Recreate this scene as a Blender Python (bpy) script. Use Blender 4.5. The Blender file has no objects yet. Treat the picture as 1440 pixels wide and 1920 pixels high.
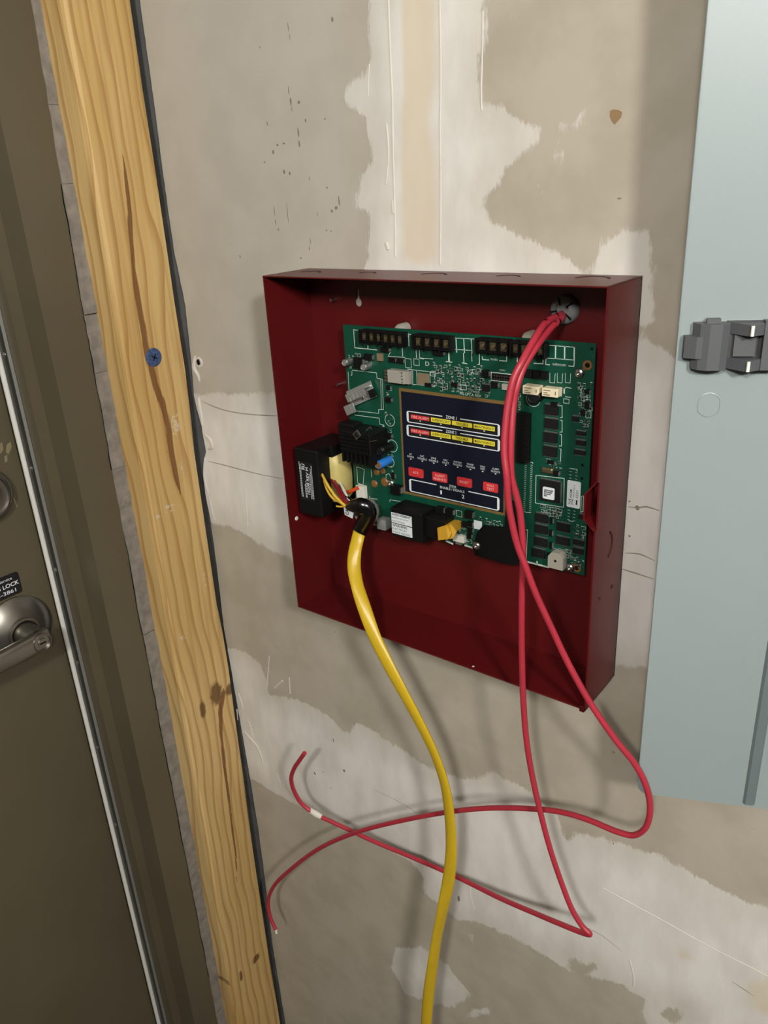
import bpy, bmesh, math, random
import numpy as np
from mathutils import Vector, Matrix

random.seed(7)
scene = bpy.context.scene
COL = scene.collection

# ------------------------------------------------------------------ camera
# world: x to the right along the drywall, -y into the room, z up; the drywall face is y = 0
Z0 = 1.09                                   # height of the red cabinet's lower edge above the floor
CAM = Vector((0.5939, -0.6385, 0.4542 + Z0))
CR = Vector((0.7937, 0.6061, -0.0523)); CU = Vector((-0.1947, 0.3345, 0.9221)); CF = Vector((-0.5763, 0.7217, -0.3835))
FPX = 1477.57
cam_data = bpy.data.cameras.new('camera')
cam = bpy.data.objects.new('camera', cam_data); COL.objects.link(cam)
rot = Matrix((CR, CU, -CF)).transposed()
cam.matrix_world = Matrix.Translation(CAM) @ rot.to_4x4()
cam_data.sensor_fit = 'VERTICAL'; cam_data.sensor_height = 36.0
cam_data.lens = FPX * 36.0 / 1920.0
cam_data.clip_start = 0.02
scene.camera = cam

# ------------------------------------------------------------------ world, lamps, exposure
world = bpy.data.worlds.new('room_air'); scene.world = world
world.use_nodes = True
world.node_tree.nodes['Background'].inputs[0].default_value = (0.02, 0.02, 0.02, 1)
world.node_tree.nodes['Background'].inputs[1].default_value = 0.3
scene.view_settings.view_transform = 'Standard'
scene.view_settings.look = 'None'
scene.view_settings.gamma = 1.0
scene.view_settings.use_curve_mapping = False
scene.view_settings.exposure = 0.50
# two bare globe lamps light the room: centre, radiance and colour of each globe (built with the lamps further down)
LAMPS = [((0.82, -1.40, 2.03), 150.0, (1.0, 0.97, 0.92)),
         ((1.45, -1.10, 2.03), 190.0, (1.0, 0.97, 0.92))]
LAMP_R = 0.085

# ------------------------------------------------------------------ helpers
def at(px, py, y=None, x=None, z=None):
    """point of the place seen at photo pixel (px, py) on the plane y=, x= or z="""
    d = CF + CR * ((px - 720) / FPX) + CU * ((960 - py) / FPX)
    if y is not None: t = (y - CAM.y) / d.y
    elif x is not None: t = (x - CAM.x) / d.x
    else: t = (z - CAM.z) / d.z
    return CAM + d * t

def lin(c):
    out = []
    for v in c[:3]:
        v = v / 255.0
        out.append(v / 12.92 if v <= 0.04045 else ((v + 0.055) / 1.055) ** 2.4)
    return tuple(out) + (1.0,)

def mat(name, rgb, rough=0.5, metal=0.0, spec=0.5, noise=None, bump=None, coat=0.0):
    """noise = (scale, amount, stretch xyz); bump = (scale, strength, distance)"""
    m = bpy.data.materials.new(name); m.use_nodes = True
    nt = m.node_tree; b = nt.nodes['Principled BSDF']
    b.inputs['Base Color'].default_value = lin(rgb)
    b.inputs['Roughness'].default_value = rough
    b.inputs['Metallic'].default_value = metal
    b.inputs['Specular IOR Level'].default_value = spec
    b.inputs['Coat Weight'].default_value = coat; b.inputs['Coat Roughness'].default_value = 0.25
    tc = nt.nodes.new('ShaderNodeTexCoord')
    if noise:
        mp = nt.nodes.new('ShaderNodeMapping'); mp.inputs['Scale'].default_value = noise[2] if len(noise) > 2 else (1, 1, 1)
        n = nt.nodes.new('ShaderNodeTexNoise'); n.inputs['Scale'].default_value = noise[0]; n.inputs['Detail'].default_value = 5
        nt.links.new(tc.outputs['Object'], mp.inputs[0]); nt.links.new(mp.outputs[0], n.inputs['Vector'])
        r = nt.nodes.new('ShaderNodeMapRange')
        r.inputs[1].default_value = 0.3; r.inputs[2].default_value = 0.7
        r.inputs[3].default_value = 1 - noise[1]; r.inputs[4].default_value = 1 + noise[1]
        nt.links.new(n.outputs['Fac'], r.inputs[0])
        mx = nt.nodes.new('ShaderNodeVectorMath'); mx.operation = 'SCALE'
        mx.inputs[0].default_value = lin(rgb)[:3]
        nt.links.new(r.outputs[0], mx.inputs['Scale']); nt.links.new(mx.outputs[0], b.inputs['Base Color'])
    if bump:
        n2 = nt.nodes.new('ShaderNodeTexNoise'); n2.inputs['Scale'].default_value = bump[0]; n2.inputs['Detail'].default_value = 4
        nt.links.new(tc.outputs['Object'], n2.inputs['Vector'])
        bp = nt.nodes.new('ShaderNodeBump'); bp.inputs['Strength'].default_value = bump[1]; bp.inputs['Distance'].default_value = bump[2]
        nt.links.new(n2.outputs['Fac'], bp.inputs['Height']); nt.links.new(bp.outputs[0], b.inputs['Normal'])
    return m

M = {}
M['red'] = mat('red_enamel', (82, 11, 14), 0.40, noise=(9, 0.05), bump=(900, 0.10, 0.0004), coat=0.06)
M['red_gap'] = mat('dark_red_gap', (40, 6, 8), 0.7)
M['pcb'] = mat('green_solder_mask', (6, 66, 49), 0.40, noise=(60, 0.16))
M['silk'] = mat('white_silkscreen', (186, 198, 188), 0.6)
M['black'] = mat('black_plastic', (9, 9, 10), 0.48, spec=0.35, noise=(40, 0.15))
M['matte_black'] = mat('matte_black', (6, 6, 7), 0.7, spec=0.2)
M['gloss_black'] = mat('black_tape', (10, 10, 11), 0.18, coat=0.4)
M['chip'] = mat('chip_plastic', (20, 20, 22), 0.5, spec=0.35)
M['steel'] = mat('bright_steel', (190, 190, 186), 0.28, metal=1.0)
M['tin'] = mat('tinned_metal', (170, 172, 168), 0.4, metal=0.8)
M['alu'] = mat('aluminium', (185, 187, 184), 0.45, metal=0.75)
M['brass'] = mat('brass_screw', (160, 146, 112), 0.35, metal=0.9)
M['gold'] = mat('bare_copper_edge', (112, 88, 48), 0.5)
M['navy'] = mat('navy_overlay', (7, 13, 31), 0.6, spec=0.3)
M['white_print'] = mat('white_print', (214, 220, 222), 0.6)
M['black_print'] = mat('black_print', (14, 14, 16), 0.6)
M['red_print'] = mat('red_print', (196, 46, 50), 0.55)
M['yellow_print'] = mat('yellow_print', (222, 208, 60), 0.55)
M['pink_print'] = mat('pale_red_print', (232, 170, 165), 0.6)
M['white_plastic'] = mat('white_plastic', (215, 212, 200), 0.5)
M['cream'] = mat('cream_relay', (224, 212, 180), 0.5)
M['grey_plastic'] = mat('grey_plastic', (122, 124, 122), 0.5)
M['beige_grey'] = mat('beige_grey_plastic', (150, 146, 134), 0.55)
M['blue_cap'] = mat('blue_sleeve', (36, 110, 190), 0.35)
M['tan_glue'] = mat('brown_adhesive', (120, 84, 44), 0.4)
M['coil'] = mat('yellow_coil_tape', (196, 180, 112), 0.45, noise=(40, 0.15))
M['mustard'] = mat('mustard_plastic', (190, 146, 40), 0.5)
M['orange'] = mat('orange_insulation', (200, 70, 25), 0.4)
M['maroon'] = mat('maroon_insulation', (120, 20, 32), 0.35)
M['lead_yellow'] = mat('lead_yellow', (212, 172, 62), 0.4)
M['cable_red'] = mat('red_cable_jacket', (168, 46, 61), 0.42, noise=(30, 0.06))
M['cable_yellow'] = mat('yellow_cable_jacket', (196, 164, 34), 0.34, noise=(18, 0.06))
M['tape_white'] = mat('white_tape', (214, 210, 200), 0.6)
M['copper'] = mat('copper', (190, 120, 80), 0.35, metal=1.0)
M['panel_grey'] = mat('blue_grey_enamel', (143, 154, 154), 0.34, noise=(5, 0.03), bump=(420, 0.12, 0.0004))
M['panel_dark'] = mat('blue_grey_seam', (104, 114, 116), 0.4)
M['latch'] = mat('latch_grey', (82, 84, 87), 0.5)
M['latch_edge'] = mat('latch_pale_edge', (235, 235, 225), 0.3)
M['olive'] = mat('olive_brown_paint', (88, 80, 62), 0.45, noise=(6, 0.08))
M['chrome'] = mat('satin_chrome', (158, 154, 146), 0.36, metal=1.0)
M['gasket'] = mat('white_vinyl_gasket', (206, 205, 198), 0.5)
M['mortar'] = mat('grey_mortar', (128, 122, 114), 0.9, noise=(70, 0.22), bump=(120, 0.6, 0.003))
M['metal_stud'] = mat('galvanised_dark', (92, 93, 92), 0.6, noise=(30, 0.2))
M['floor'] = mat('concrete_floor', (60, 58, 54), 0.8, noise=(4, 0.15), bump=(60, 0.3, 0.002))
M['ceiling'] = mat('ceiling_paint', (110, 106, 98), 0.9, noise=(3, 0.04))
M['plain_wall'] = mat('painted_wall', (80, 77, 70), 0.9, noise=(3, 0.06))
M['plaster_ridge'] = mat('joint_compound_ridge', (205, 199, 190), 0.85, noise=(50, 0.05))
M['anchor_blue'] = mat('blue_screw_coating', (70, 90, 132), 0.5, metal=0.4, noise=(300, 0.4))
M['paper'] = mat('gypsum_paper_tear', (138, 112, 78), 0.9)
M['hole_dark'] = mat('hole_dark', (62, 56, 46), 0.9)

class MB:
    def __init__(s): s.v = []; s.f = []; s.smooth = []
    def add(s, vs, fs, smooth=False):
        o = len(s.v); s.v += [Vector(v) for v in vs]
        for f in fs: s.f.append(tuple(i + o for i in f)); s.smooth.append(smooth)
        return s
    def box(s, lo, hi, bev=0.0, axis=1):
        x0, y0, z0 = lo; x1, y1, z1 = hi
        if bev <= 0:
            return s.add([(x0,y0,z0),(x1,y0,z0),(x1,y1,z0),(x0,y1,z0),(x0,y0,z1),(x1,y0,z1),(x1,y1,z1),(x0,y1,z1)],
                         [(0,3,2,1),(4,5,6,7),(0,1,5,4),(1,2,6,5),(2,3,7,6),(3,0,4,7)])
        bm = bmesh.new(); bmesh.ops.create_cube(bm, size=1)
        for v in bm.verts: v.co = Vector(((x0+x1)/2+v.co.x*(x1-x0), (y0+y1)/2+v.co.y*(y1-y0), (z0+z1)/2+v.co.z*(z1-z0)))
        bmesh.ops.bevel(bm, geom=bm.edges[:], offset=bev, segments=2, affect='EDGES', profile=0.5)
        bm.verts.index_update(); vs = [v.co.copy() for v in bm.verts]; fs = [tuple(v.index for v in f.verts) for f in bm.faces]
        bm.free(); return s.add(vs, fs)
    def cyl(s, a, b, r0, r1=None, n=20, caps=True, smooth=True):
        a = Vector(a); b = Vector(b); r1 = r0 if r1 is None else r1
        t = (b-a).normalized(); u = t.orthogonal().normalized(); w = t.cross(u)
        vs = []
        for c, r in ((a, r0), (b, r1)):
            for k in range(n):
                q = 2*math.pi*k/n; vs.append(c + (u*math.cos(q) + w*math.sin(q))*r)
        s.add(vs, [(k, (k+1) % n, n+(k+1) % n, n+k) for k in range(n)], smooth)
        if caps:
            s.add(vs[:n], [tuple(range(n-1, -1, -1))]); s.add(vs[n:], [tuple(range(n))])
        return s
    def lathe(s, c, axis, prof, n=36):
        """prof = [(radius, height along axis)]"""
        c = Vector(c); t = Vector(axis).normalized(); u = t.orthogonal().normalized(); w = t.cross(u)
        vs = []
        for r, h in prof:
            for k in range(n):
                q = 2*math.pi*k/n; vs.append(c + t*h + (u*math.cos(q)+w*math.sin(q))*r)
        fs = [(i*n+k, i*n+(k+1) % n, (i+1)*n+(k+1) % n, (i+1)*n+k) for i in range(len(prof)-1) for k in range(n)]
        return s.add(vs, fs, True)
    def prism(s, loop, vec):
        """closed polygon loop (3-D points) pushed along vec"""
        loop = [Vector(p) for p in loop]; vec = Vector(vec); n = len(loop)
        vs = loop + [p + vec for p in loop]
        return s.add(vs, [tuple(range(n))] + [tuple(range(2*n-1, n-1, -1))] + [(k, n+k, n+(k+1) % n, (k+1) % n) for k in range(n)])
    def ring(s, c, axis, r0, r1, h, n=28, a0=0.0, a1=2*math.pi, u=None):
        c = Vector(c); t = Vector(axis).normalized(); u = Vector(u) if u else t.orthogonal().normalized(); w = t.cross(u)
        full = abs(a1-a0-2*math.pi) < 1e-6; m = n if full else n+1
        vs = []
        for r, hh in ((r0, 0), (r1, 0), (r1, h), (r0, h)):
            for k in range(m):
                q = a0 + (a1-a0)*k/n; vs.append(c + t*hh + (u*math.cos(q)+w*math.sin(q))*r)
        fs = []
        for j in range(4):
            for k in range(n):
                k2 = (k+1) % m; fs.append((j*m+k, j*m+k2, ((j+1) % 4)*m+k2, ((j+1) % 4)*m+k))
        return s.add(vs, fs, True)
    def sweep(s, pts, prof, n=14, per=6, up=Vector((0, -1, 0))):
        """smooth tube through pts; prof = radius, or list of (half width, half thickness, twist) per point"""
        P = [Vector(p) for p in pts]; N = len(P); out = []; pr = []
        for i in range(N-1):
            p0 = P[max(i-1, 0)]; p1 = P[i]; p2 = P[i+1]; p3 = P[min(i+2, N-1)]
            # centripetal Catmull-Rom
            t0 = 0; t1 = t0 + max((p1-p0).length, 1e-5)**.5; t2 = t1 + max((p2-p1).length, 1e-5)**.5; t3 = t2 + max((p3-p2).length, 1e-5)**.5
            for k in range(per + (1 if i == N-2 else 0)):
                t = t1 + (t2-t1)*k/per
                A1 = p0*((t1-t)/(t1-t0)) + p1*((t-t0)/(t1-t0)); A2 = p1*((t2-t)/(t2-t1)) + p2*((t-t1)/(t2-t1)); A3 = p2*((t3-t)/(t3-t2)) + p3*((t-t2)/(t3-t2))
                B1 = A1*((t2-t)/(t2-t0)) + A2*((t-t0)/(t2-t0)); B2 = A2*((t3-t)/(t3-t1)) + A3*((t-t1)/(t3-t1))
                out.append(B1*((t2-t)/(t2-t1)) + B2*((t-t1)/(t2-t1)))
                if isinstance(prof, (int, float)): pr.append((prof, prof, 0.0))
                else:
                    q = k/per; pr.append(tuple(prof[i][j]*(1-q)+prof[i+1][j]*q for j in range(3)))
        vs = []; m = len(out)
        for i, c in enumerate(out):
            tg = (out[min(i+1, m-1)] - out[max(i-1, 0)]).normalized()
            w = up - tg*up.dot(tg)
            if w.length < 0.2:
                e = Vector((1, 0, 0)); w = e - tg*e.dot(tg)
            w.normalize(); u = tg.cross(w)
            a, b, tw = pr[i]
            for k in range(n):
                q = 2*math.pi*k/n; ca = math.cos(q)*a; sb = math.sin(q)*b
                vs.append(c + u*(ca*math.cos(tw) - sb*math.sin(tw)) + w*(ca*math.sin(tw) + sb*math.cos(tw)))
        s.add(vs, [(i*n+k, i*n+(k+1) % n, (i+1)*n+(k+1) % n, (i+1)*n+k) for i in range(m-1) for k in range(n)], True)
        s.add(vs[:n], [tuple(range(n))]); s.add(vs[-n:], [tuple(range(n-1, -1, -1))])
        return s

ORG = {}
def link(name, mb, material, parent=None, origin=None):
    """one mesh object from world-space shapes; its origin sits at its parent's origin (or at `origin`)"""
    po = ORG.get(parent, Vector((0, 0, 0))) if parent else Vector((0, 0, 0))
    o3 = Vector(origin) if origin is not None else po
    me = bpy.data.meshes.new(name)
    me.from_pydata([tuple(v - o3) for v in mb.v], [], mb.f)
    me.polygons.foreach_set('use_smooth', mb.smooth)
    me.materials.append(material)
    bm = bmesh.new(); bm.from_mesh(me); bmesh.ops.recalc_face_normals(bm, faces=bm.faces[:]); bm.to_mesh(me); bm.free()
    if any(mb.smooth): me.set_sharp_from_angle(angle=math.radians(42))
    me.update()
    ob = bpy.data.objects.new(name, me); COL.objects.link(ob)
    if parent: ob.parent = parent; ob.location = o3 - po
    else: ob.location = o3
    ORG[ob] = o3
    return ob

def thing(name, label, cat, loc, group=None):
    o = bpy.data.objects.new(name, None); COL.objects.link(o); o.location = loc; o.empty_display_size = 0.05
    ORG[o] = Vector(loc); o['label'] = label; o['category'] = cat
    if group: o['group'] = group
    return o

def tag(o, label, cat=None, group=None, kind=None):
    o['label'] = label
    if cat: o['category'] = cat
    if group: o['group'] = group
    if kind: o['kind'] = kind
    return o

def copy_part(src, parent, loc):
    """a copy sharing mesh data, its origin at world point loc"""
    c = src.copy(); COL.objects.link(c); c.parent = parent
    c.location = Vector(loc) - ORG[parent]; ORG[c] = Vector(loc)
    return c

def outline2d(loops, thick):
    """filled 2-D outline with holes -> verts, faces, in (u, v, w)"""
    cu = bpy.data.curves.new('tmp', 'CURVE'); cu.dimensions = '2D'; cu.fill_mode = 'BOTH'; cu.extrude = thick/2
    for lp in loops:
        sp = cu.splines.new('POLY'); sp.points.add(len(lp)-1)
        for p, q in zip(sp.points, lp): p.co = (q[0], q[1], 0, 1)
        sp.use_cyclic_u = True
    ob = bpy.data.objects.new('tmp', cu); me = ob.to_mesh()
    vs = [v.co.copy() for v in me.vertices]; fs = [tuple(p.vertices) for p in me.polygons]
    ob.to_mesh_clear(); bpy.data.objects.remove(ob); bpy.data.curves.remove(cu)
    return vs, fs

TXT = {}
def text2d(s, bold=0.0):
    key = (s, bold)
    if key in TXT: return TXT[key]
    cu = bpy.data.curves.new('tmp', 'FONT'); cu.body = s; cu.size = 1.0; cu.resolution_u = 3; cu.offset = bold
    ob = bpy.data.objects.new('tmp', cu); me = ob.to_mesh()
    vs = [v.co.copy() for v in me.vertices]; fs = [tuple(p.vertices) for p in me.polygons]
    ob.to_mesh_clear(); bpy.data.objects.remove(ob); bpy.data.curves.remove(cu)
    x0 = min(v.x for v in vs); x1 = max(v.x for v in vs); y0 = min(v.y for v in vs); y1 = max(v.y for v in vs)
    vs = [((v.x-x0)/(x1-x0)-.5, (v.y-y0)/(y1-y0)-.5) for v in vs]
    TXT[key] = (vs, fs); return TXT[key]

def put_text(mb, s, c, U, V, w, h, bold=0.01):
    """flat lettering centred on c, w wide along U and h tall along V"""
    vs, fs = text2d(s, bold); c = Vector(c); U = Vector(U); V = Vector(V)
    mb.add([c + U*(a*w) + V*(b*h) for a, b in vs], fs)

def rrect(cx, cy, w, h, r, n=4):
    out = []
    for sx, sy, a in ((1, 1, 0), (-1, 1, 90), (-1, -1, 180), (1, -1, 270)):
        for k in range(n+1):
            q = math.radians(a + 90*k/n); out.append((cx+sx*(w/2-r)+r*math.cos(q), cy+sy*(h/2-r)+r*math.sin(q)))
    return out

def poly_sd(X, Z, poly):
    """signed distance (inside positive) from grid points to a polygon"""
    P = np.array(poly, float); Q = np.roll(P, -1, 0); best = np.full(X.shape, 1e9); ins = np.zeros(X.shape, bool)
    for (ax, az), (bx, bz) in zip(P, Q):
        dx, dz = bx-ax, bz-az; L = dx*dx+dz*dz+1e-12
        t = np.clip(((X-ax)*dx+(Z-az)*dz)/L, 0, 1)
        best = np.minimum(best, np.hypot(X-ax-t*dx, Z-az-t*dz))
        c = ((az > Z) != (bz > Z)) & (X < (bx-ax)*(Z-az)/(bz-az+1e-15)+ax); ins ^= c
    return np.where(ins, best, -best)

def line_d(X, Z, pts, widths):
    """distance / local width to a polyline, <1 inside"""
    best = np.full(X.shape, 1e3)
    for i in range(len(pts)-1):
        (ax, az), (bx, bz) = pts[i], pts[i+1]; dx, dz = bx-ax, bz-az
        t = np.clip(((X-ax)*dx+(Z-az)*dz)/(dx*dx+dz*dz+1e-12), 0, 1)
        w = widths[i]*(1-t)+widths[i+1]*t
        best = np.minimum(best, np.hypot(X-ax-t*dx, Z-az-t*dz)/np.maximum(w, 1e-5))
    return best

def set_attr(me, name, arr):
    a = me.attributes.new(name, 'FLOAT', 'POINT'); a.data.foreach_set('value', np.asarray(arr, np.float32).ravel())

# ------------------------------------------------------------------ the setting: floor, ceiling, plain walls
XW, YF, HC = 2.9, -3.4, 2.25
tag(link('floor', MB().box((-0.75, YF, -0.1), (XW, 0.15, 0.0)), M['floor']), 'grey concrete floor below the picture', 'floor', kind='structure')
tag(link('ceiling', MB().box((-0.75, YF, HC), (XW, 0.15, HC+0.1)), M['ceiling']), 'off white ceiling above the picture', 'ceiling', kind='structure')
tag(link('wall_right', MB().box((XW, YF, 0), (XW+0.1, 0.15, HC)), M['plain_wall']), 'plain painted wall far to the right', 'wall', kind='structure')
tag(link('wall_front', MB().box((-0.75, YF-0.1, 0), (XW, YF, HC)), M['plain_wall']), 'plain painted wall behind the camera', 'wall', kind='structure')
XFACE, XSTOP, XDOOR = -0.257, -0.298, -0.350       # faces of the door frame, its stop and the door leaf
wl = MB()
wl.box((-0.45, -0.113, 0), (XFACE-0.004, 0.10, HC)).box((-0.45, -1.22, 2.12), (XFACE-0.004, -0.113, HC)).box((-0.45, YF, 0), (XFACE-0.004, -1.22, HC))
wall_left = tag(link('wall_left', wl, M['plain_wall']), 'left wall holding the brown metal door frame', 'wall', kind='structure')

# grey mortar pieces squeezed between door frame and stud
rows = [-60, 196, 345, 590, 700, 880, 1010, 1190, 1330, 1520, 1690, 1830, 1990]
def strip_x(py): return np.interp(py, [-80, 0, 560, 1160, 1700, 2000], [47, 60, 153, 263, 367, 425])
for i in range(len(rows)-1):
    za = at(strip_x(rows[i]), rows[i], x=XFACE).z - (0.0015 if i % 4 == 3 else 0.0002); zb = at(strip_x(rows[i+1]), rows[i+1], x=XFACE).z + 0.0002
    m = MB(); n = 7; L = []
    for k in range(n+1):
        z = za + (zb-za)*k/n; L.append((XFACE+0.0015+random.uniform(-.0008, .0012), at(strip_x(rows[i]+(rows[i+1]-rows[i])*k/n), rows[i]+(rows[i+1]-rows[i])*k/n, x=XFACE+.0015).y+random.uniform(-.0008, .0008), z))
    top = [Vector(p) for p in L]; inn = [Vector((p[0]+random.uniform(-.0005, .001), -0.088, p[2])) for p in L]
    bk = [Vector((XFACE-0.003, p[1]-0.0005, p[2])) for p in L]; bk2 = [Vector((XFACE-0.003, -0.088, p[2])) for p in L]
    vs = top + inn + bk2 + bk; n1 = n+1
    fs = [(j*n1+k, j*n1+k+1, ((j+1) % 4)*n1+k+1, ((j+1) % 4)*n1+k) for j in range(4) for k in range(n)]
    fs += [(0, n1, 2*n1, 3*n1), (n, 3*n1+n, 2*n1+n, n1+n)]
    m.add(vs, fs); link('mortar_piece', m, M['mortar'], wall_left)
    if i in (2, 3, 4, 6, 7, 8, 9, 10): link('joint_shade_strip', MB().add([(XFACE+.0004, p[1]-.0002, p[2]) for p in L] + [(XFACE+.0004, p[1]-.0004-random.uniform(.0004, .0014), p[2]) for p in L], [(k, k+1, n1+k+1, n1+k) for k in range(n)]), M['matte_black'], wall_left)  # flat black strip painting the shadowed gap along the mortar's edge

# ------------------------------------------------------------------ drywall with joint compound
def node(nt, kind, **kw):
    n = nt.nodes.new(kind)
    for k, v in kw.items(): setattr(n, k, v)
    return n
def math_n(nt, op, a, b=None, clamp=False):
    n = node(nt, 'ShaderNodeMath', operation=op, use_clamp=clamp)
    for i, q in enumerate((a, b)):
        if q is None: continue
        if isinstance(q, (int, float)): n.inputs[i].default_value = q
        else: nt.links.new(q, n.inputs[i])
    return n.outputs[0]
def noise_n(nt, vec, scale, detail=4, stretch=(1, 1, 1), rough=0.55):
    mp = node(nt, 'ShaderNodeMapping'); mp.inputs['Scale'].default_value = stretch; nt.links.new(vec, mp.inputs[0])
    n = node(nt, 'ShaderNodeTexNoise'); n.inputs['Scale'].default_value = scale; n.inputs['Detail'].default_value = detail; n.inputs['Roughness'].default_value = rough
    nt.links.new(mp.outputs[0], n.inputs['Vector']); return n.outputs['Fac']
def mix_n(nt, f, a, b):
    n = node(nt, 'ShaderNodeMix', data_type='RGBA')
    if isinstance(f, (int, float)): n.inputs[0].default_value = f
    else: nt.links.new(f, n.inputs[0])
    for i, q in ((6, a), (7, b)):
        if isinstance(q, tuple): n.inputs[i].default_value = q
        else: nt.links.new(q, n.inputs[i])
    return n.outputs[2]
def attr_n(nt, name): return node(nt, 'ShaderNodeAttribute', attribute_name=name).outputs['Fac']
def ramp_n(nt, v, lo, hi, a=0.0, b=1.0):
    n = node(nt, 'ShaderNodeMapRange', interpolation_type='SMOOTHSTEP')
    nt.links.new(v, n.inputs[0])
    for i, q in enumerate((lo, hi, a, b)): n.inputs[i+1].default_value = q
    return n.outputs[0]

def drywall_material():
    m = bpy.data.materials.new('drywall_paper_and_compound'); m.use_nodes = True; nt = m.node_tree; b = nt.nodes['Principled BSDF']
    tc = node(nt, 'ShaderNodeTexCoord').outputs['Object']
    sd = attr_n(nt, 'compound')
    n1 = noise_n(nt, tc, 70, 5, (1, 1, .55)); n2 = noise_n(nt, tc, 420, 3, (1, 1, .3)); n3 = noise_n(nt, tc, 16, 3)
    e = math_n(nt, 'ADD', sd, math_n(nt, 'MULTIPLY', math_n(nt, 'SUBTRACT', n1, .5), .020))
    e = math_n(nt, 'ADD', e, math_n(nt, 'MULTIPLY', math_n(nt, 'SUBTRACT', n2, .5), .009))
    fac = ramp_n(nt, e, -.0015, .004)
    thin = ramp_n(nt, e, .0, .05)                                  # feathered edge lets the paper show through
    tan = mix_n(nt, ramp_n(nt, n3, .35, .65), lin((166, 158, 142)), lin((176, 168, 153)))
    tan = mix_n(nt, math_n(nt, 'MULTIPLY', attr_n(nt, 'pale'), .5), tan, lin((186, 184, 177)))
    wn = noise_n(nt, tc, 26, 4, (1, 1, .4))
    white = mix_n(nt, ramp_n(nt, wn, .3, .7), lin((206, 202, 195)), lin((222, 219, 213)))
    feather = mix_n(nt, .35, white, tan)
    white = mix_n(nt, thin, feather, white)
    stain_n = noise_n(nt, tc, 30, 4, (1, 1, .12))
    stain = math_n(nt, 'MULTIPLY', ramp_n(nt, math_n(nt, 'ADD', attr_n(nt, 'stain'), math_n(nt, 'MULTIPLY', math_n(nt, 'SUBTRACT', stain_n, .5), .03)), -.002, .012), .6)
    white = mix_n(nt, stain, white, lin((205, 188, 158)))
    col = mix_n(nt, fac, tan, white)
    nt.links.new(col, b.inputs['Base Color'])
    b.inputs['Roughness'].default_value = .82; b.inputs['Specular IOR Level'].default_value = .25
    h = math_n(nt, 'ADD', math_n(nt, 'MULTIPLY', fac, .5), math_n(nt, 'MULTIPLY', math_n(nt, 'MULTIPLY', wn, fac), .55))
    h = math_n(nt, 'ADD', h, math_n(nt, 'MULTIPLY', noise_n(nt, tc, 900, 2), .10))
    bp = node(nt, 'ShaderNodeBump'); bp.inputs['Strength'].default_value = .45; bp.inputs['Distance'].default_value = .0012
    nt.links.new(h, bp.inputs['Height']); nt.links.new(bp.outputs[0], b.inputs['Normal'])
    return m

EDGE = [(235, -160), (262, 0), (285, 165), (305, 320), (326, 470), (347, 570), (357, 660), (364, 747), (378, 800), (386, 847), (380, 877), (385, 927), (395, 977), (402, 1027), (412, 1110),
        (420, 1180), (436, 1270), (446, 1330), (455, 1380), (470, 1467), (484, 1552), (497, 1650), (510, 1766), (526, 1863), (537, 1930), (560, 2060)]
edge_w = sorted([(at(a, c, y=0).z, at(a, c, y=0).x) for a, c in EDGE])
EZ = [q[0] for q in edge_w]; EX = [q[1] for q in edge_w]
zs = np.concatenate([[0.0], np.arange(0.06, Z0+0.70, 0.007), [Z0+0.85, Z0+1.0, HC]])
us = np.concatenate([np.linspace(0, 1, 116)])
left = np.interp(zs, EZ, EX)
jit = np.array([random.uniform(-.0004, .0004) for _ in zs]); left = left + jit
GX = np.concatenate([left[:, None] + us[None, :]*(0.60-left[:, None]), np.full((len(zs), 1), 1.4), np.full((len(zs), 1), XW)], 1)
GZ = np.repeat(zs[:, None], GX.shape[1], 1)
def wp(pts): return [(at(a, c, y=0).x, at(a, c, y=0).z) for a, c in pts]
PATCH = [
 [(690,-160),(690,100),(682,140),(655,152),(642,185),(655,205),(688,222),(692,300),(672,345),(662,385),(692,400),(690,470),(660,560),(900,620),(1225,610),(1222,430),(1180,424),(1150,440),(1120,447),(1106,515),(1080,505),(1050,470),(1022,465),(965,435),(915,412),(912,372),(945,328),(985,290),(1010,262),(1040,250),(1000,238),(960,212),(904,192),(903,100),(910,60),(916,-160)],
 [(330,742),(375,738),(460,738),(520,733),(700,760),(700,1120),(560,1060),(540,1047),(500,1030),(470,1010),(440,992),(405,985),(360,960)],
 [(1130,600),(1240,650),(1310,680),(1310,1275),(1225,1258),(1190,1256),(1150,1248),(1100,1240)],
 [(400,1205),(432,1215),(468,1228),(488,1245),(498,1272),(503,1300),(545,1308),(580,1320),(612,1338),(630,1360),(655,1376),(664,1355),(690,1362),(720,1385),(760,1405),(790,1432),(820,1445),(860,1456),(885,1462),(905,1450),(922,1441),(950,1462),(985,1478),(1020,1508),(1046,1530),(1060,1572),(1075,1560),(1105,1562),(1160,1580),(1230,1600),(1320,1650),(1400,1690),(1440,1700),(1600,1760),(1600,2100),(1215,2100),(1211,1920),(1200,1892),(1211,1877),(1162,1847),(1100,1830),(1065,1821),(1012,1787),(960,1760),(899,1731),(859,1727),(834,1705),(794,1676),(790,1640),(770,1618),(700,1580),(640,1555),(580,1522),(534,1499),(500,1480),(440,1440)],
 [(740,1777),(790,1774),(823,1795),(841,1813),(863,1842),(886,1864),(845,1893),(826,1885),(805,1882),(758,1864),(733,1813)],
 [(880,1755),(886,1750),(892,1775),(882,1772)], [(885,1893),(905,1890),(920,1885),(921,1900),(890,1908),(876,1908)],
 [(960,20),(968,15),(966,60),(958,60)], [(1020,270),(1060,280),(1058,305),(1035,290)], [(1010,350),(1038,352),(1040,365),(1020,362)], [(1045,240),(1090,210),(1095,225),(1060,262)],
]
comp = np.full(GX.shape, -1.0)
for p in PATCH: comp = np.maximum(comp, poly_sd(GX, GZ, wp(p)))
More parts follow.
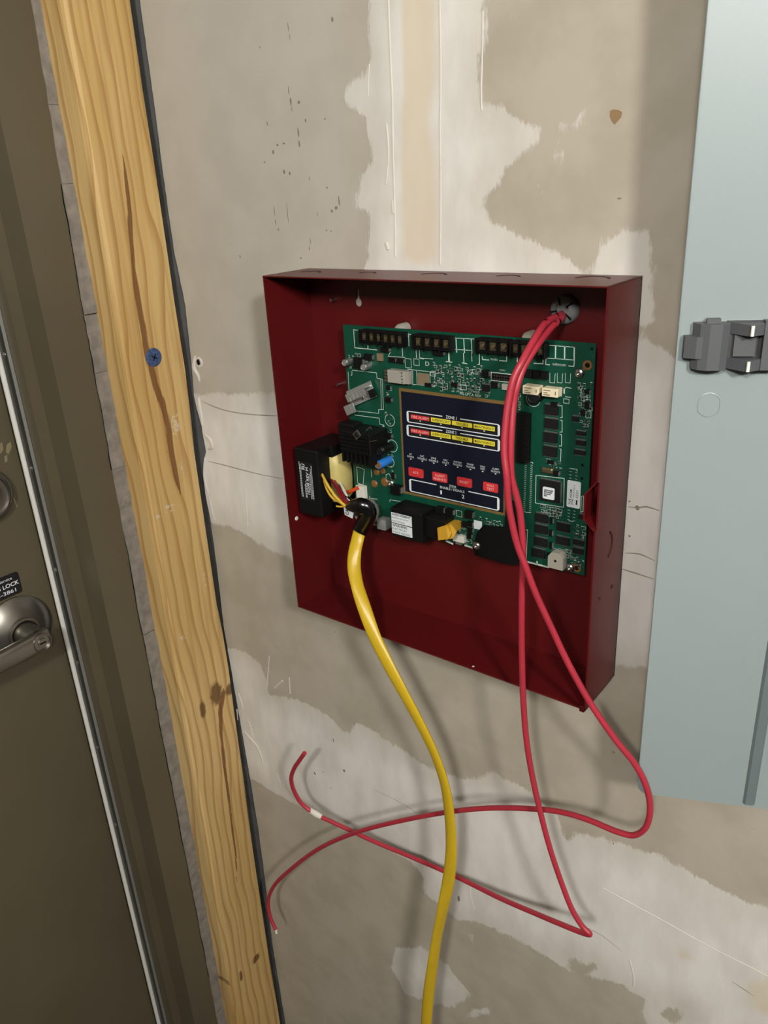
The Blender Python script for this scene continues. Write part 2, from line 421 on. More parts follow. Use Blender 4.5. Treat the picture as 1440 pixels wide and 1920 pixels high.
# bare paper showing through notches of the lower band
for p in ([(1065,1800),(1082,1798),(1092,1812),(1115,1808),(1120,1818),(1096,1822),(1088,1835),(1080,1815),(1074,1832),(1068,1818)], [(1240,1900),(1260,1888),(1275,1895),(1270,1915),(1250,1915)], [(1052,1530),(1068,1540),(1075,1565),(1062,1575)]):
    comp = np.minimum(comp, -poly_sd(GX, GZ, wp(p)))
stain = np.full(GX.shape, -1.0)
for p in ([(742,-160),(824,-160),(826,120),(815,230),(826,300),(826,500),(745,500),(742,300),(748,180)], [(1390,1840),(1470,1800),(1470,1920),(1400,1900)], [(1270,1775),(1320,1800),(1300,1808),(1268,1790)]):
    stain = np.maximum(stain, poly_sd(GX, GZ, wp(p)))
pale = np.clip(np.interp(GX, [-.23, -.12, .05, .12], [1, 1, .9, 0]) * np.interp(GZ-Z0, [.0, .25, .7], [0, .6, 1]), 0, 1)
nr, nc = GX.shape
wb = MB()
vs = np.stack([GX, np.zeros_like(GX), GZ], -1).reshape(-1, 3)
T = 0.013
vb = np.stack([GX[:, [0, -1]], np.full((nr, 2), T), GZ[:, [0, -1]]], -1).reshape(-1, 3)
fs = [(r*nc+c, r*nc+c+1, (r+1)*nc+c+1, (r+1)*nc+c) for r in range(nr-1) for c in range(nc-1)]
o = nr*nc
for r in range(nr-1):
    fs.append((r*nc, (r+1)*nc, o+(r+1)*2, o+r*2)); fs.append((o+r*2, o+(r+1)*2, o+(r+1)*2+1, o+r*2+1))
me = bpy.data.meshes.new('wall_back'); me.from_pydata([tuple(v) for v in np.concatenate([vs, vb])], [], fs)
pad = np.zeros(len(vb))
for nme, arr in (('compound', comp), ('stain', stain), ('pale', pale)): set_attr(me, nme, np.concatenate([arr.ravel(), pad]))
me.materials.append(drywall_material()); me.update()
wall_back = bpy.data.objects.new('wall_back', me); COL.objects.link(wall_back); ORG[wall_back] = Vector((0, 0, 0))
tag(wall_back, 'unpainted drywall with smeared white joint compound behind the red cabinet', 'wall', kind='structure')

def on_wall(pts, y=-0.0003): return [at(a, c, y=y) for a, c in pts]
# trowel ridges standing proud of the wall
for pts, r in (([(727,-120),(728,0),(731,90),(735,180),(737,300),(740,400),(741,480)], .0009), ([(823,-120),(824,0),(826,120),(825,250),(826,370),(825,495)], .0008),
               ([(724,232),(727,260),(728,300),(723,345)], .0009), ([(905,20),(904,100),(902,170),(903,207)], .0007), ([(692,120),(690,180)], .0005),
               ([(1130,1665),(1180,1692),(1250,1730),(1330,1775),(1400,1810),(1460,1842)], .0006), ([(735,375),(737,400)], .0012), ([(724,455),(728,468)], .0016),
               ([(460,915),(462,950),(464,985)], .0008), ([(1180,1800),(1188,1830),(1187,1850)], .0008), ([(880,1640),(882,1680),(890,1705)], .0006), ([(505,1230),(500,1290)], .0006), ([(542,1270),(544,1300)], .0007), ([(515,1290),(530,1276)], .0012)):
    link('trowel_ridge', MB().sweep(on_wall(pts, -.0001), [(r*1.3, r, 0)]*len(pts), n=6, per=3), M['plaster_ridge'], wall_back)
# ragged compound beads along the cut edge of the board
for pts, r in (([(366,668),(364,690),(372,705),(374,716)], .0028), ([(372,745),(376,775),(380,800)], .003), ([(383,815),(394,825),(398,838),(390,842)], .0025), ([(384,858),(383,890),(387,915),(390,925)], .0022),
               ([(392,930),(397,955),(402,975)], .0012), ([(447,1300),(452,1315),(456,1330)], .0016), ([(444,1330),(446,1350)], .0022), ([(466,1352),(471,1368),(475,1385)], .0014), ([(458,1372),(470,1385),(482,1400),(490,1420),(494,1438)], .0018), ([(518,1450),(524,1465),(527,1478)], .0012)):
    link('compound_bead', MB().sweep(on_wall(pts, -.0006), [(r*.5, r*.4, 0)] + [(r*random.uniform(.8, 1.2), r*.8, 0) for _ in pts[1:-1]] + [(r*.4, r*.3, 0)], n=8, per=4), M['plaster_ridge'], wall_back)
# cracks and lap marks, drawn as thin grey-brown strips
M['crack'] = mat('crack_grey_brown', (150, 142, 130), 0.95)
for pts, r in (([(378,752),(400,762),(425,770),(460,776),(500,779),(520,780)], .0008), ([(390,865),(420,872),(450,880),(490,890),(532,898)], .0009), ([(1166,1067),(1190,1074),(1226,1086)], .0011), ([(1172,1037),(1200,1039),(1228,1052)], .0006),
               ([(1178,950),(1195,952),(1212,950),(1237,958)], .0009), ([(1092,1735),(1130,1755),(1165,1783)], .0006), ([(1372,1840),(1395,1855),(1415,1868)], .0007), ([(1408,1552),(1420,1556)], .0008), ([(700,1480),(760,1510),(805,1540)], .0005)):
    link('crack', MB().sweep(on_wall(pts, 0.0), [(r*.4, .0003, 0)] + [(r*random.uniform(.6, 1.3), .0003, 0) for _ in pts[1:-1]] + [(r*.3, .0003, 0)], n=6, per=3), M['crack'], wall_back)
# little chips and scuffs in the upper left of the board
ch = MB()
CH = [(623,37,3,4),(540,50,1,7),(543,70,1,5),(487,88,1,3),(541,170,1,9),(545,190,2,7),(547,205,1,5),(560,192,3,3),(573,226,2,4),(609,223,2,2),(559,248,2,8),(561,270,2,6),(501,232,1,5),(512,285,3,4),(520,272,3,2),(532,269,3,1.5),(533,322,3,4),(543,325,2.5,4),(496,304,2,2),(613,352,2,2),(635,372,1.5,5),(636,380,2,5),(630,390,3,4),(622,396,3,3),(612,432,2,1.5),(620,433,2,1.5),(514,395,1,9),(517,417,1,6),(522,430,2,3),(539,400,.8,20),(582,452,1,7),(580,466,1.5,4),(450,481,2,3),(564,484,2,2),(434,458,1,1),(595,402,.8,4),(580,335,1,4),(1161,372,3,1.5),(628,1185,1,3),(590,1450,4,4),(606,1448,2,2),(645,1445,4,5),(625,1388,2,6),(619,1477,2,2),(860,1685,4,9),(1180,940,2,1.5),(1195,952,4,4),(1150,1582,2,2),(1150,1410,3,2),(1180,1005,2,2)]
for (a, c, w, h) in CH:
    p = at(a, c, y=-.0002); k = .00058; n = 7
    ch.add([p + Vector((math.cos(6.283*i/n)*w*k*random.uniform(.7, 1.2), 0, math.sin(6.283*i/n)*h*k*random.uniform(.7, 1.2))) for i in range(n)], [tuple(range(n))])
cho = link('surface_chips', ch, mat('chip_dirt', (128, 118, 100), 0.95), wall_back); cho['kind'] = 'stuff'
tear = link('paper_tear', MB().prism([at(a, c, y=-.0001) for a, c in ((1144,208),(1150,205),(1160,206),(1166,210),(1165,219),(1159,226),(1153,233),(1148,227),(1144,219))], (0, -.0004, 0)), M['paper'], wall_back)
tear['label'] = 'brown kite shaped tear in the drywall paper'
c0 = at(371, 679, y=0)
hp = link('screw_hole', MB().lathe(c0 + Vector((0, -.0002, 0)), (0, -1, 0), [(0.0001, .0006), (.0038, .0006), (.0042, .0001)], 16), M['matte_black'], wall_back)
link('compound_bead', MB().lathe(c0 + Vector((.0025, 0, 0)), (0, -1, 0), [(.0068, -.0002), (.0060, .0009), (.0045, .0010), (.0040, .0002)], 16), M['plaster_ridge'], wall_back)
# metal framing seen in the gap at the board's edge
link('metal_backing', MB().box((-0.30, 0.0065, 0), (-0.212, 0.03, HC)), M['metal_stud'], wall_back)

# ------------------------------------------------------------------ wooden stud in the corner
RE = [(243,-60),(250,0),(273,165),(300,330),(322,480),(333,560),(355,693),(362,767),(367,830),(365,893),(377,977),(390,1060),(396,1105),(412,1143),(424,1193),(436,1260),(441,1310),(447,1358),(463,1474),(478,1610),(494,1708),(509,1805),(527,1902),(545,2010)]
rw = sorted([(at(a, c, y=-.008).z, at(a, c, y=-.008).x) for a, c in RE]); RZ = [q[0] for q in rw]; RX = [q[1] for q in rw]
lean = np.polyfit(RZ, RX, 1)
def stud_x(z): return lean[0]*z + lean[1]
LE = [(117,0),(217,560),(310,1160),(408,1700)]
def solve_edge(a, c):
    x = -0.22
    for _ in range(6): p = at(a, c, x=x); x = stud_x(p.z)
    return p
le = np.polyfit([solve_edge(a, c).z for a, c in LE], [solve_edge(a, c).y for a, c in LE], 1)
zz = np.linspace(0.02, HC-0.02, 250); YR = -0.008
K = 24
sv = []; A1 = []; A2 = []
# stud section: back-left, front-left edge (rounded), wide face, right edge (measured waviness), back
STREAK = [[(229,275),(236,330),(243,400),(250,500),(262,580),(274,650),(292,725),(307,762),(316,800),(322,850),(332,900),(341,938)], [(420,1295),(413,1330),(414,1370),(420,1430),(428,1490),(434,1540),(442,1600),(445,1688)]]
SW = [[.0005,.0022,.0026,.0030,.0040,.0044,.0040,.0050,.0046,.0040,.0036,.0004], [.004,.0045,.0030,.0026,.0022,.0020,.0016,.0003]]
KNOT = [((405,1300), .012, .022), ((432,1292), .011, .010), ((337,1362), .008, .016), ((380,1330), .006, .016), ((335,768), .006, .0035), ((480,1797), .010, .009), ((430,1848), .005, .006), ((452,1830), .004, .014), ((229,822), .003, .012), ((312,850), .006, .0025)]
def uvz(a, c):
    p = solve_edge(a, c); return (p.y, p.z)
for z in zz:
    xf = stud_x(z); yl = le[0]*z+le[1]
    dxr = float(np.interp(z, RZ, RX)) - xf                      # waviness of the right arris
    row = [(xf-.040, yl), (xf-.006, yl), (xf-.002, yl+.0012), (xf, yl+.005)]
    for k in range(1, K): row.append((xf + max(min(dxr*.0, .001), -.001), yl+.005 + (YR-.006-yl-.005)*k/K))
    row += [(xf-.0006, YR-.005), (xf-.003+dxr*.5, YR-.0015), (xf-.008+dxr*.5, YR), (xf-.040, YR)]
    sv.append([(x, y, z) for x, y in row])
sv = np.array(sv); nR, nC, _ = sv.shape
Yc = sv[:, :, 1]; Zc = sv[:, :, 2]
st = np.full(Yc.shape, 1e3)
for pts, w in zip(STREAK, SW): st = np.minimum(st, line_d(Yc, Zc, [uvz(*p) for p in pts], w))
kn = np.full(Yc.shape, 1e3)
for (pp, ry, rz) in KNOT:
    y0, z0 = uvz(*pp); kn = np.minimum(kn, np.hypot((Yc-y0)/ry, (Zc-z0)/rz))
sm = np.full(Yc.shape, 1e3)                                      # smears of compound on the wood
for (pp, ry, rz) in (((330,797), .008, .016), ((318,953), .012, .007), ((297,970), .006, .004), ((340,1195), .008, .006), ((363,800), .003, .03), ((365,860), .003, .02), ((340,875), .003, .010), ((383,1085), .002, .02), ((436,1240), .004, .02)):
    y0, z0 = uvz(*pp); sm = np.minimum(sm, np.hypot((Yc-y0)/ry, (Zc-z0)/rz))
def wood_material():
    m = bpy.data.materials.new('pine_stud'); m.use_nodes = True; nt = m.node_tree; b = nt.nodes['Principled BSDF']
    tc = node(nt, 'ShaderNodeTexCoord').outputs['Object']
    warp = noise_n(nt, tc, 5, 3, (1, 1, .35))
    sep = node(nt, 'ShaderNodeSeparateXYZ'); nt.links.new(tc, sep.inputs[0])
    lane = math_n(nt, 'ADD', math_n(nt, 'MULTIPLY', sep.outputs['Y'], 62.0), math_n(nt, 'MULTIPLY', warp, 6.0))
    lane = math_n(nt, 'ADD', lane, math_n(nt, 'MULTIPLY', sep.outputs['X'], 40.0))
    saw = math_n(nt, 'FRACT', lane)
    late = ramp_n(nt, saw, .55, .98)
    fine = noise_n(nt, tc, 160, 4, (1, 1, .03))
    big = noise_n(nt, tc, 9, 3, (1, 1, .2))
    base = mix_n(nt, ramp_n(nt, big, .3, .7), lin((206, 176, 120)), lin((186, 152, 92)))
    base = mix_n(nt, math_n(nt, 'MULTIPLY', late, .58), base, lin((150, 104, 46)))
    base = mix_n(nt, math_n(nt, 'MULTIPLY', ramp_n(nt, fine, .45, .7), .28), base, lin((146, 104, 52)))
    jag = math_n(nt, 'MULTIPLY', math_n(nt, 'SUBTRACT', noise_n(nt, tc, 300, 3, (1, 1, .08)), .5), 1.6)
    s = ramp_n(nt, math_n(nt, 'ADD', attr_n(nt, 'streak'), jag), 1.25, .75)
    base = mix_n(nt, math_n(nt, 'MULTIPLY', s, .85), base, lin((104, 62, 30)))
    jk = math_n(nt, 'MULTIPLY', math_n(nt, 'SUBTRACT', noise_n(nt, tc, 120, 3), .5), .8)
    kf = ramp_n(nt, math_n(nt, 'ADD', attr_n(nt, 'knot'), jk), 1.15, .65)
    base = mix_n(nt, math_n(nt, 'MULTIPLY', kf, .85), base, lin((92, 60, 30)))
    sf = ramp_n(nt, math_n(nt, 'ADD', attr_n(nt, 'smear'), math_n(nt, 'MULTIPLY', math_n(nt, 'SUBTRACT', noise_n(nt, tc, 240, 3), .5), 3.2)), .9, .3)
    base = mix_n(nt, math_n(nt, 'MULTIPLY', sf, .6), base, lin((206, 196, 176)))
    nt.links.new(base, b.inputs['Base Color']); b.inputs['Roughness'].default_value = .55; b.inputs['Specular IOR Level'].default_value = .35
    bp = node(nt, 'ShaderNodeBump'); bp.inputs['Strength'].default_value = .35; bp.inputs['Distance'].default_value = .001
    hh = math_n(nt, 'SUBTRACT', math_n(nt, 'MULTIPLY', fine, .4), math_n(nt, 'MULTIPLY', s, 1.4)); nt.links.new(hh, bp.inputs['Height']); nt.links.new(bp.outputs[0], b.inputs['Normal'])
    return m
o3 = Vector((-0.235, -0.05, 0))
me = bpy.data.meshes.new('plank')
fs = [(r*nC+c, r*nC+(c+1) % nC, (r+1)*nC+(c+1) % nC, (r+1)*nC+c) for r in range(nR-1) for c in range(nC)] + [tuple(range(nC-1, -1, -1)), tuple((nR-1)*nC+c for c in range(nC))]
me.from_pydata([tuple(Vector(v)-o3) for v in sv.reshape(-1, 3)], [], fs)
for nme, arr in (('streak', st), ('knot', kn), ('smear', sm)): set_attr(me, nme, arr)
me.materials.append(wood_material()); me.update()
stud = thing('wooden_stud', 'yellow pine stud with a dark split standing between door frame and drywall', 'stud', o3)
pl = bpy.data.objects.new('plank', me); COL.objects.link(pl); pl.parent = stud; ORG[pl] = o3
sc_ = solve_edge(288, 670); sc_ = Vector((sc_.x, sc_.y, sc_.z))
hd = MB().lathe(sc_, (1, 0, 0), [(.0001, .0010), (.0045, .0012), (.0082, .0018), (.0112, .0007), (.0118, -.001)], 22)
so = link('screw', hd, M['anchor_blue'], stud); so['label'] = 'round blue coated screw head in the wood'
q = MB()
for a in (0.5, 2.07): q.prism([sc_ + Vector((.0018, math.cos(a)*u+math.sin(a)*v, -math.sin(a)*u+math.cos(a)*v)) for u, v in ((-.0044, -.0006), (.0044, -.0006), (.0044, .0006), (-.0044, .0006))], (.0002, 0, 0))
link('screw_slot', q, M['matte_black'], so)

# ------------------------------------------------------------------ steel door frame and door in the left wall
YA, YB_, YC = -0.100, -0.162, -0.1765              # outer edge of face, inner edge of face, edge of stop
HD = 2.06
prof = [(XFACE-.012, YA), (XFACE, YA), (XFACE, YB_), (XSTOP, YB_), (XSTOP, YC), (XDOOR-.05, YC), (XDOOR-.05, YC+.012), (XSTOP-.02, YC+.03), (XFACE-.012, YB_+.03)]
fr = MB().prism([(x, y, 0) for x, y in prof], (0, 0, HD))
FARY = -1.27
fr.prism([(x, FARY-y+YC+YC+.09-.0, 0) for x, y in [(p[0], p[1]) for p in prof]], (0, 0, HD))
fr.prism([(x, YC+.06, HD + (YC-y)) for x, y in prof], (0, -1.02, 0))
frame = tag(link('trim_1', fr, M['olive']), 'olive brown steel door frame with stepped stop beside the stud', 'door frame', kind='structure')
door = thing('door_1', 'olive brown steel door at left with lever and deadbolt', 'door', (XDOOR, -0.62, 0)); door['kind'] = 'structure'
link('door_leaf', MB().box((XDOOR-.045, -1.10, 0.006), (XDOOR, YC-.004, HD-.012), .0015), M['olive'], door)
# aluminium weather strip screwed to the stop, vinyl bulb against the door
ws = link('weather_strip', MB().box((XDOOR+.014, YC-.0035, .02), (XDOOR+.031, YC, HD-.02), .0004), mat('dull_aluminium', (84, 83, 80), .28, metal=.8), frame)
ws['label'] = 'screwed metal weather strip with white bulb'
link('strip_edge', MB().box((XDOOR+.0305, YC-.0042, .02), (XDOOR+.0318, YC-.0005, HD-.02)), M['alu'], ws)
link('gasket', MB().cyl((XDOOR+.0102, YC-.0042, .02), (XDOOR+.0102, YC-.0042, HD-.02), .0036, n=14), M['gasket'], ws)
for (a, c) in ((8,665),(58,878),(103,1068),(140,1240),(176,1397),(206,1538)):
    p = at(a, c, y=YC-.0036); p.x = XDOOR+.0235
    link('screw', MB().lathe(p, (0, -1, 0), [(.0001, .0018), (.0018, .0013), (.0028, 0)], 12), M['steel'], ws)
# lever set
HC_ = Vector((XDOOR, -0.2365, Z0-0.0575))
lev = link('lever_handle', MB().lathe(HC_, (1, 0, 0), [(.046, 0), (.046, .003), (.043, .006), (.030, .013), (.022, .016), (.0205, .019), (.018, .0195), (.0165, .018), (.0165, .016)], 44), M['chrome'], door)
link('neck', MB().lathe(HC_, (1, 0, 0), [(.0155, .015), (.0150, .040), (.0140, .050)], 28), M['chrome'], lev)
m = MB(); N = 9; sec = 20
pts = []
for i in range(N+1):
    t = i/N; pts.append((HC_.y + .012 - .135*t, .0135 - .001*t, .0085 - .0012*t, HC_.x + .050 + .004*math.sin(t*3.1), HC_.z - .002*t))
vs = []
for (y, hz, hx, xx, z) in pts:
    for k in range(sec):
        a = 2*math.pi*k/sec; ca, sa = math.cos(a), math.sin(a)
        vs.append((xx + hx*math.copysign(abs(ca)**.6, ca), y, z + hz*math.copysign(abs(sa)**.6, sa)))
m.add(vs, [(i*sec+k, i*sec+(k+1) % sec, (i+1)*sec+(k+1) % sec, (i+1)*sec+k) for i in range(N) for k in range(sec)], True)
m.add(vs[:sec], [tuple(range(sec))]); m.add(vs[-sec:], [tuple(range(sec-1, -1, -1))])
link('lever_bar', m, M['chrome'], lev)
kc = HC_ + Vector((.0575, 0, 0))
link('key_cylinder', MB().lathe(kc, (1, 0, 0), [(.0125, -.004), (.0125, .003), (.0108, .0036), (.0104, .001), (.0062, .001), (.0058, .0034), (.0001, .0034)], 28), M['chrome'], lev)
link('keyway', MB().box((kc.x+.0032, -.0040+HC_.y, HC_.z-.0009), (kc.x+.0038, .0040+HC_.y, HC_.z+.0009)), M['matte_black'], lev)
DB = Vector((XDOOR, -0.2365, Z0+0.130))
db = link('deadbolt', MB().lathe(DB, (1, 0, 0), [(.036, 0), (.0355, .006), (.032, .011), (.028, .012), (.0268, .009), (.0255, .0085), (.018, .0095), (.0001, .0095)], 40), M['chrome'], door)
link('keyway', MB().box((XDOOR+.0093, DB.y-.0011, DB.z-.006), (XDOOR+.0098, DB.y+.0011, DB.z+.006)), M['matte_black'], db)
# pale scuffs on the door paint
for pts in ([(0,832),(4,829),(6,842),(2,850),(0,850)], [(12,834),(20,828),(22,838),(16,852),(11,848)], [(8,856),(13,852),(14,864),(9,868)], [(23,931),(25,930),(33,950),(31,951)]):
    link('scuff', MB().prism([at(a, c, x=XDOOR+.0002) for a, c in pts], (.0002, 0, 0)), mat('scuffed_paint', (128, 116, 88), .7), door)
# locksmith sticker above the lever
SC = (XDOOR, -.252, Z0+.0055); stk = MB()
vs, fs = outline2d([rrect(0, 0, .068, .030, .004)], .0004)
stk.add([(SC[0]+.0004+v.z, SC[1]+v.x, SC[2]+v.y) for v in vs], fs)
stk_o = link('sticker', stk, M['black_print'], door); stk_o['label'] = 'black locksmith sticker with white lettering'
lt = MB()
put_text(lt, "24 Hour Service", (SC[0]+.0008, -.2475, SC[2]+.0090), (0, 1, 0), (0, 0, 1), .040, .0036)
put_text(lt, "BOB'S LOCK", (SC[0]+.0008, -.2425, SC[2]+.0008), (0, 1, 0), (0, 0, 1), .045, .0058, .02)
put_text(lt, "783-3861", (SC[0]+.0008, -.2435, SC[2]-.0082), (0, 1, 0), (0, 0, 1), .035, .0052, .01)
link('lettering', lt, M['white_print'], stk_o)

# ------------------------------------------------------------------ two ceiling lamps (their light is set at the top)
for i, (lp, lw, lc) in enumerate(LAMPS):
    t = thing('ceiling_lamp', ('round ceiling lamp behind the camera', 'round ceiling lamp up to the right of the camera')[i], 'lamp', (lp[0], lp[1], HC), 'ceiling lamps out of view')
    link('socket', MB().lathe((lp[0], lp[1], HC), (0, 0, -1), [(.07, 0), (.07, .015), (.025, .03), (.025, HC-lp[2]-LAMP_R*.9)], 24), M['white_plastic'], t)
    em = bpy.data.materials.new('lamp_glow'); em.use_nodes = True; bb = em.node_tree.nodes['Principled BSDF']
    bb.inputs['Emission Color'].default_value = lc + (1,); bb.inputs['Emission Strength'].default_value = lw
    link('globe', MB().lathe(lp, (0, 0, 1), [(max(LAMP_R*math.sin(a), 1e-4), -LAMP_R*math.cos(a)) for a in np.linspace(0, math.pi, 13)], 24), em, t)

# ------------------------------------------------------------------ red alarm cabinet
W, H, D, TK = 0.36, 0.3766, 0.0671, 0.0015
cab = thing('alarm_cabinet', 'open red metal alarm cabinet fixed to the drywall', 'cabinet', (W/2, 0, Z0))
def proj(p):
    d = Vector(p) - CAM; k = FPX/d.dot(CF); return (720 + d.dot(CR)*k, 960 - d.dot(CU)*k)
kc_ = at(672, 567, y=-TK); kt = at(671.5, 541, y=-TK)
R1 = .0042; R2 = .0017
hole = [(kc_.x + R1*math.cos(a), kc_.z + R1*math.sin(a)) for a in np.radians(np.linspace(115, 425, 20))]
hole += [(kc_.x+R2, kt.z-R2), (kc_.x+R2*.7, kt.z-R2*.3), (kc_.x, kt.z), (kc_.x-R2*.7, kt.z-R2*.3), (kc_.x-R2, kt.z-R2)]
vs, fs = outline2d([[(0, Z0), (W, Z0), (W, Z0+H), (0, Z0+H)], hole], TK-.0002)
link('back_plate', MB().add([(v.x, -TK/2-.0001+v.z, v.y) for v in vs], fs), M['red'], cab)
link('side_wall', MB().box((0, -D, Z0), (TK, -TK, Z0+H)), M['red'], cab)
link('top_wall', MB().box((0, -D, Z0+H-TK), (W, 0, Z0+H), .0006), M['red'], cab)
link('bottom_wall', MB().box((0, -D, Z0), (W, 0, Z0+TK), .0005), M['red'], cab)
rb = .006
rl = [(-rb, 0), (-D, 0), (-D, .1795), (-.0632, .1815), (-.0632, .2220), (-D, .2232), (-D, H), (-rb, H)] + [(0, H-rb), (0, rb)]
rw_ = link('side_wall', MB().prism([(W-TK, y, Z0+z) for y, z in rl], (TK, 0, 0)), M['red'], cab)
cl = [(W, .2236), (W-.0098, .2112), (W-.0098, .1886), (W, .1790)]; inn = [(x-.0016, z) for x, z in cl]
link('finger_tab', MB().prism([(x, -D, Z0+z) for x, z in cl + inn[::-1]], (0, .017, 0)), M['red'], rw_)
# small front lip folded at the lower right corner
link('corner_tab', MB().box((W-.006, -D-.0008, Z0-.0022), (W-.001, -D+.0025, Z0+.004), .0006), M['red'], cab)
# knockouts: punched rings on the top and right walls
for (a, c, r) in ((577,511,.0125), (685,512.5,.0095), (808,515.5,.0135), (949,519,.011), (1107,522.5,.0145)):
    p = at(a, c, z=Z0+H); p.z = Z0+H
    link('knockout', MB().ring(p, (0, 0, 1), r-.0011, r+.0011, .0003, 28, math.radians(15), math.radians(165), (1, 0, 0)), M['red_gap'], cab)
p = at(1136, 1026, x=W)
link('knockout', MB().ring(p, (1, 0, 0), .0126, .0144, .0004, 28, math.radians(-62), math.radians(58), (0, 1, 0)), M['red_gap'], cab)
for (a, c, r) in ((1147, 1100, .0022), (1124, 1122, .0016)):
    p = at(a, c, x=W); link('rivet', MB().lathe(p, (1, 0, 0), [(.0001, .0007), (r*.7, .0005), (r, 0)], 12), M['red_gap'], cab)
for (a, c) in ((620, 563), (632, 722)):
    p = at(a, c, y=-TK-.007); link('threaded_post', MB().cyl((p.x, -TK, p.z), p, .0018, n=12), M['steel'], cab)
p = at(556, 972, x=TK); link('rivet', MB().lathe(p, (1, 0, 0), [(.0001, .0008), (.0022, .0005), (.0026, 0)], 12), M['white_plastic'], cab)
p = at(887, 1222, y=-D+.004); link('paint_chip', MB().box((p.x-.001, -D+.003, Z0+TK), (p.x+.001, -D+.005, Z0+TK+.0003)), M['white_plastic'], cab)
# conduit bushing in the back, upper right
bc = at(1056, 581, y=-.006)
bu = link('cable_bushing', MB().lathe((bc.x, -TK, bc.z), (0, -1, 0), [(.0128, 0), (.0126, .003), (.0108, .006), (.0070, .0075), (.0060, .004), (.0001, .004)], 30), M['grey_plastic'], cab)
sl = MB()
for a in (35, 110, 190, 250, 320):
    c_, s_ = math.cos(math.radians(a)), math.sin(math.radians(a))
    sl.prism([(bc.x + c_*u - s_*v, -TK-.0072, bc.z + s_*u + c_*v) for u, v in ((.0045, -.0008), (.0112, -.0008), (.0112, .0008), (.0045, .0008))], (0, -.0004, 0))
link('slot', sl, M['matte_black'], bu)
p = at(1061, 556, y=-TK); link('slot_top', MB().lathe((p.x, -TK, p.z), (0, -1, 0), [(.0026, 0), (.0024, .0008), (.0001, .001)], 12), M['grey_plastic'], cab)

# ------------------------------------------------------------------ green circuit board
YB = -0.0200; BX0, BX1, BZ0, BZ1 = 0.0602, 0.3322, Z0+0.1107, Z0+0.3246
board = thing('circuit_board', 'green circuit board with navy keypad mounted inside the red cabinet', 'circuit board', ((BX0+BX1)/2, YB, BZ0))
def brd(a, c, h=0.0): return at(a, c, y=YB-h)
def scale_at(p):
    e = 1e-4; q0 = proj(p); qx = proj(p + Vector((e, 0, 0))); qz = proj(p + Vector((0, 0, e)))
    return (qx[0]-q0[0])/e, (q0[1]-qz[1])/e
def size_at(p, wpx, hpx):
    sx, sz = scale_at(p); return wpx/sx, hpx/sz
link('board', MB().box((BX0, YB, BZ0), (BX1, YB+.0016, BZ1)), M['pcb'], board)
for (a, c) in ((742, 616), (983, 632)):
    p = brd(a, c); link('standoff_clip', MB().lathe((p.x, -TK-.001, p.z-.002), (0, -1, 0), [(.0055, 0), (.0055, .012), (.004, .0145), (.0001, .015)], 16), M['beige_grey'], board)
for (x, z) in ((BX0+.012, BZ0+.01), (BX1-.01, BZ0+.012), (BX0+.02, BZ1-.06), (BX1-.012, BZ1-.02), (.2, BZ0+.02)):
    link('standoff', MB().cyl((x, -TK, z), (x, YB+.0015, z), .003, n=12), M['tin'], board)

def comp(name, cx, cy, wpx, hpx, h, material, parent=None, bev=0.0, base=0.0):
    """box part standing on the board; (cx, cy) is the middle of its front face at height h"""
    p = brd(cx, cy, h); w, hh = size_at(p, wpx, hpx)
    o = link(name, MB().box((p.x-w/2, YB-h, p.z-hh/2), (p.x+w/2, YB-base, p.z+hh/2), bev), material, parent or board)
    return o, p, w, hh

def stroke(mb, pts, hw, y, t=.0001):
    """flat line of half width hw through (x, z) points lying at y"""
    n = len(pts); hw = hw if isinstance(hw, (list, tuple)) else [hw]*n; L = []; R = []
    for i in range(n):
        a = Vector(pts[max(i-1, 0)]); b = Vector(pts[i]); c = Vector(pts[min(i+1, n-1)])
        d1 = (b-a).normalized() if (b-a).length > 1e-9 else (c-b).normalized(); d2 = (c-b).normalized() if (c-b).length > 1e-9 else d1
        nn = Vector((-(d1.y+d2.y), d1.x+d2.x));
        if nn.length < 1e-6: nn = Vector((-d1.y, d1.x))
        nn.normalize(); k = min(1/max(nn.dot(Vector((-d1.y, d1.x))), .4), 2)
        L.append(b+nn*hw[i]*k); R.append(b-nn*hw[i]*k)
    mb.add([(p.x, y, p.y) for p in L] + [(p.x, y, p.y) for p in R], [(i, i+1, n+i+1, n+i) for i in range(n-1)])

# ---- silkscreen lines
ys = YB-.00015
silk_root = link('silkscreen', MB().add([(brd(731, 800).x+a, ys, brd(731, 800).z+b) for a, b in ((0, 0), (.001, 0), (.001, .0003), (0, .0003))], [(0, 1, 2, 3)]), M['silk'], board)
pads = MB()
def sk_add(pts, hw):
    m_ = MB(); stroke(m_, pts, hw, ys); link('outline', m_, M['silk'], silk_root)
def silk(pts, hw=.00028, closed=False):
    q = [(brd(a, c).x, brd(a, c).z) for a, c in pts]
    if closed: q.append(q[0])
    sk_add(q, hw)
def silk_rect(cx, cy, w, h, hw=.00022):
    p = brd(cx, cy); a, b = size_at(p, w, h)
    sk_add([(p.x-a/2, p.z-b/2), (p.x+a/2, p.z-b/2), (p.x+a/2, p.z+b/2), (p.x-a/2, p.z+b/2), (p.x-a/2, p.z-b/2)], hw)
def silk_circle(cx, cy, r, hw=.0003):
    p = brd(cx, cy); a, b = size_at(p, r, r)
    sk_add([(p.x+a*math.cos(t), p.z+a*math.sin(t)) for t in np.linspace(0, 6.2832, 25)], hw)
silk([(663,617),(665.5,652),(707,656)], .0004); silk([(663,618),(677,620)]); silk([(713,622),(713,626)], .0004); silk([(690,648),(690,654)], .0005)
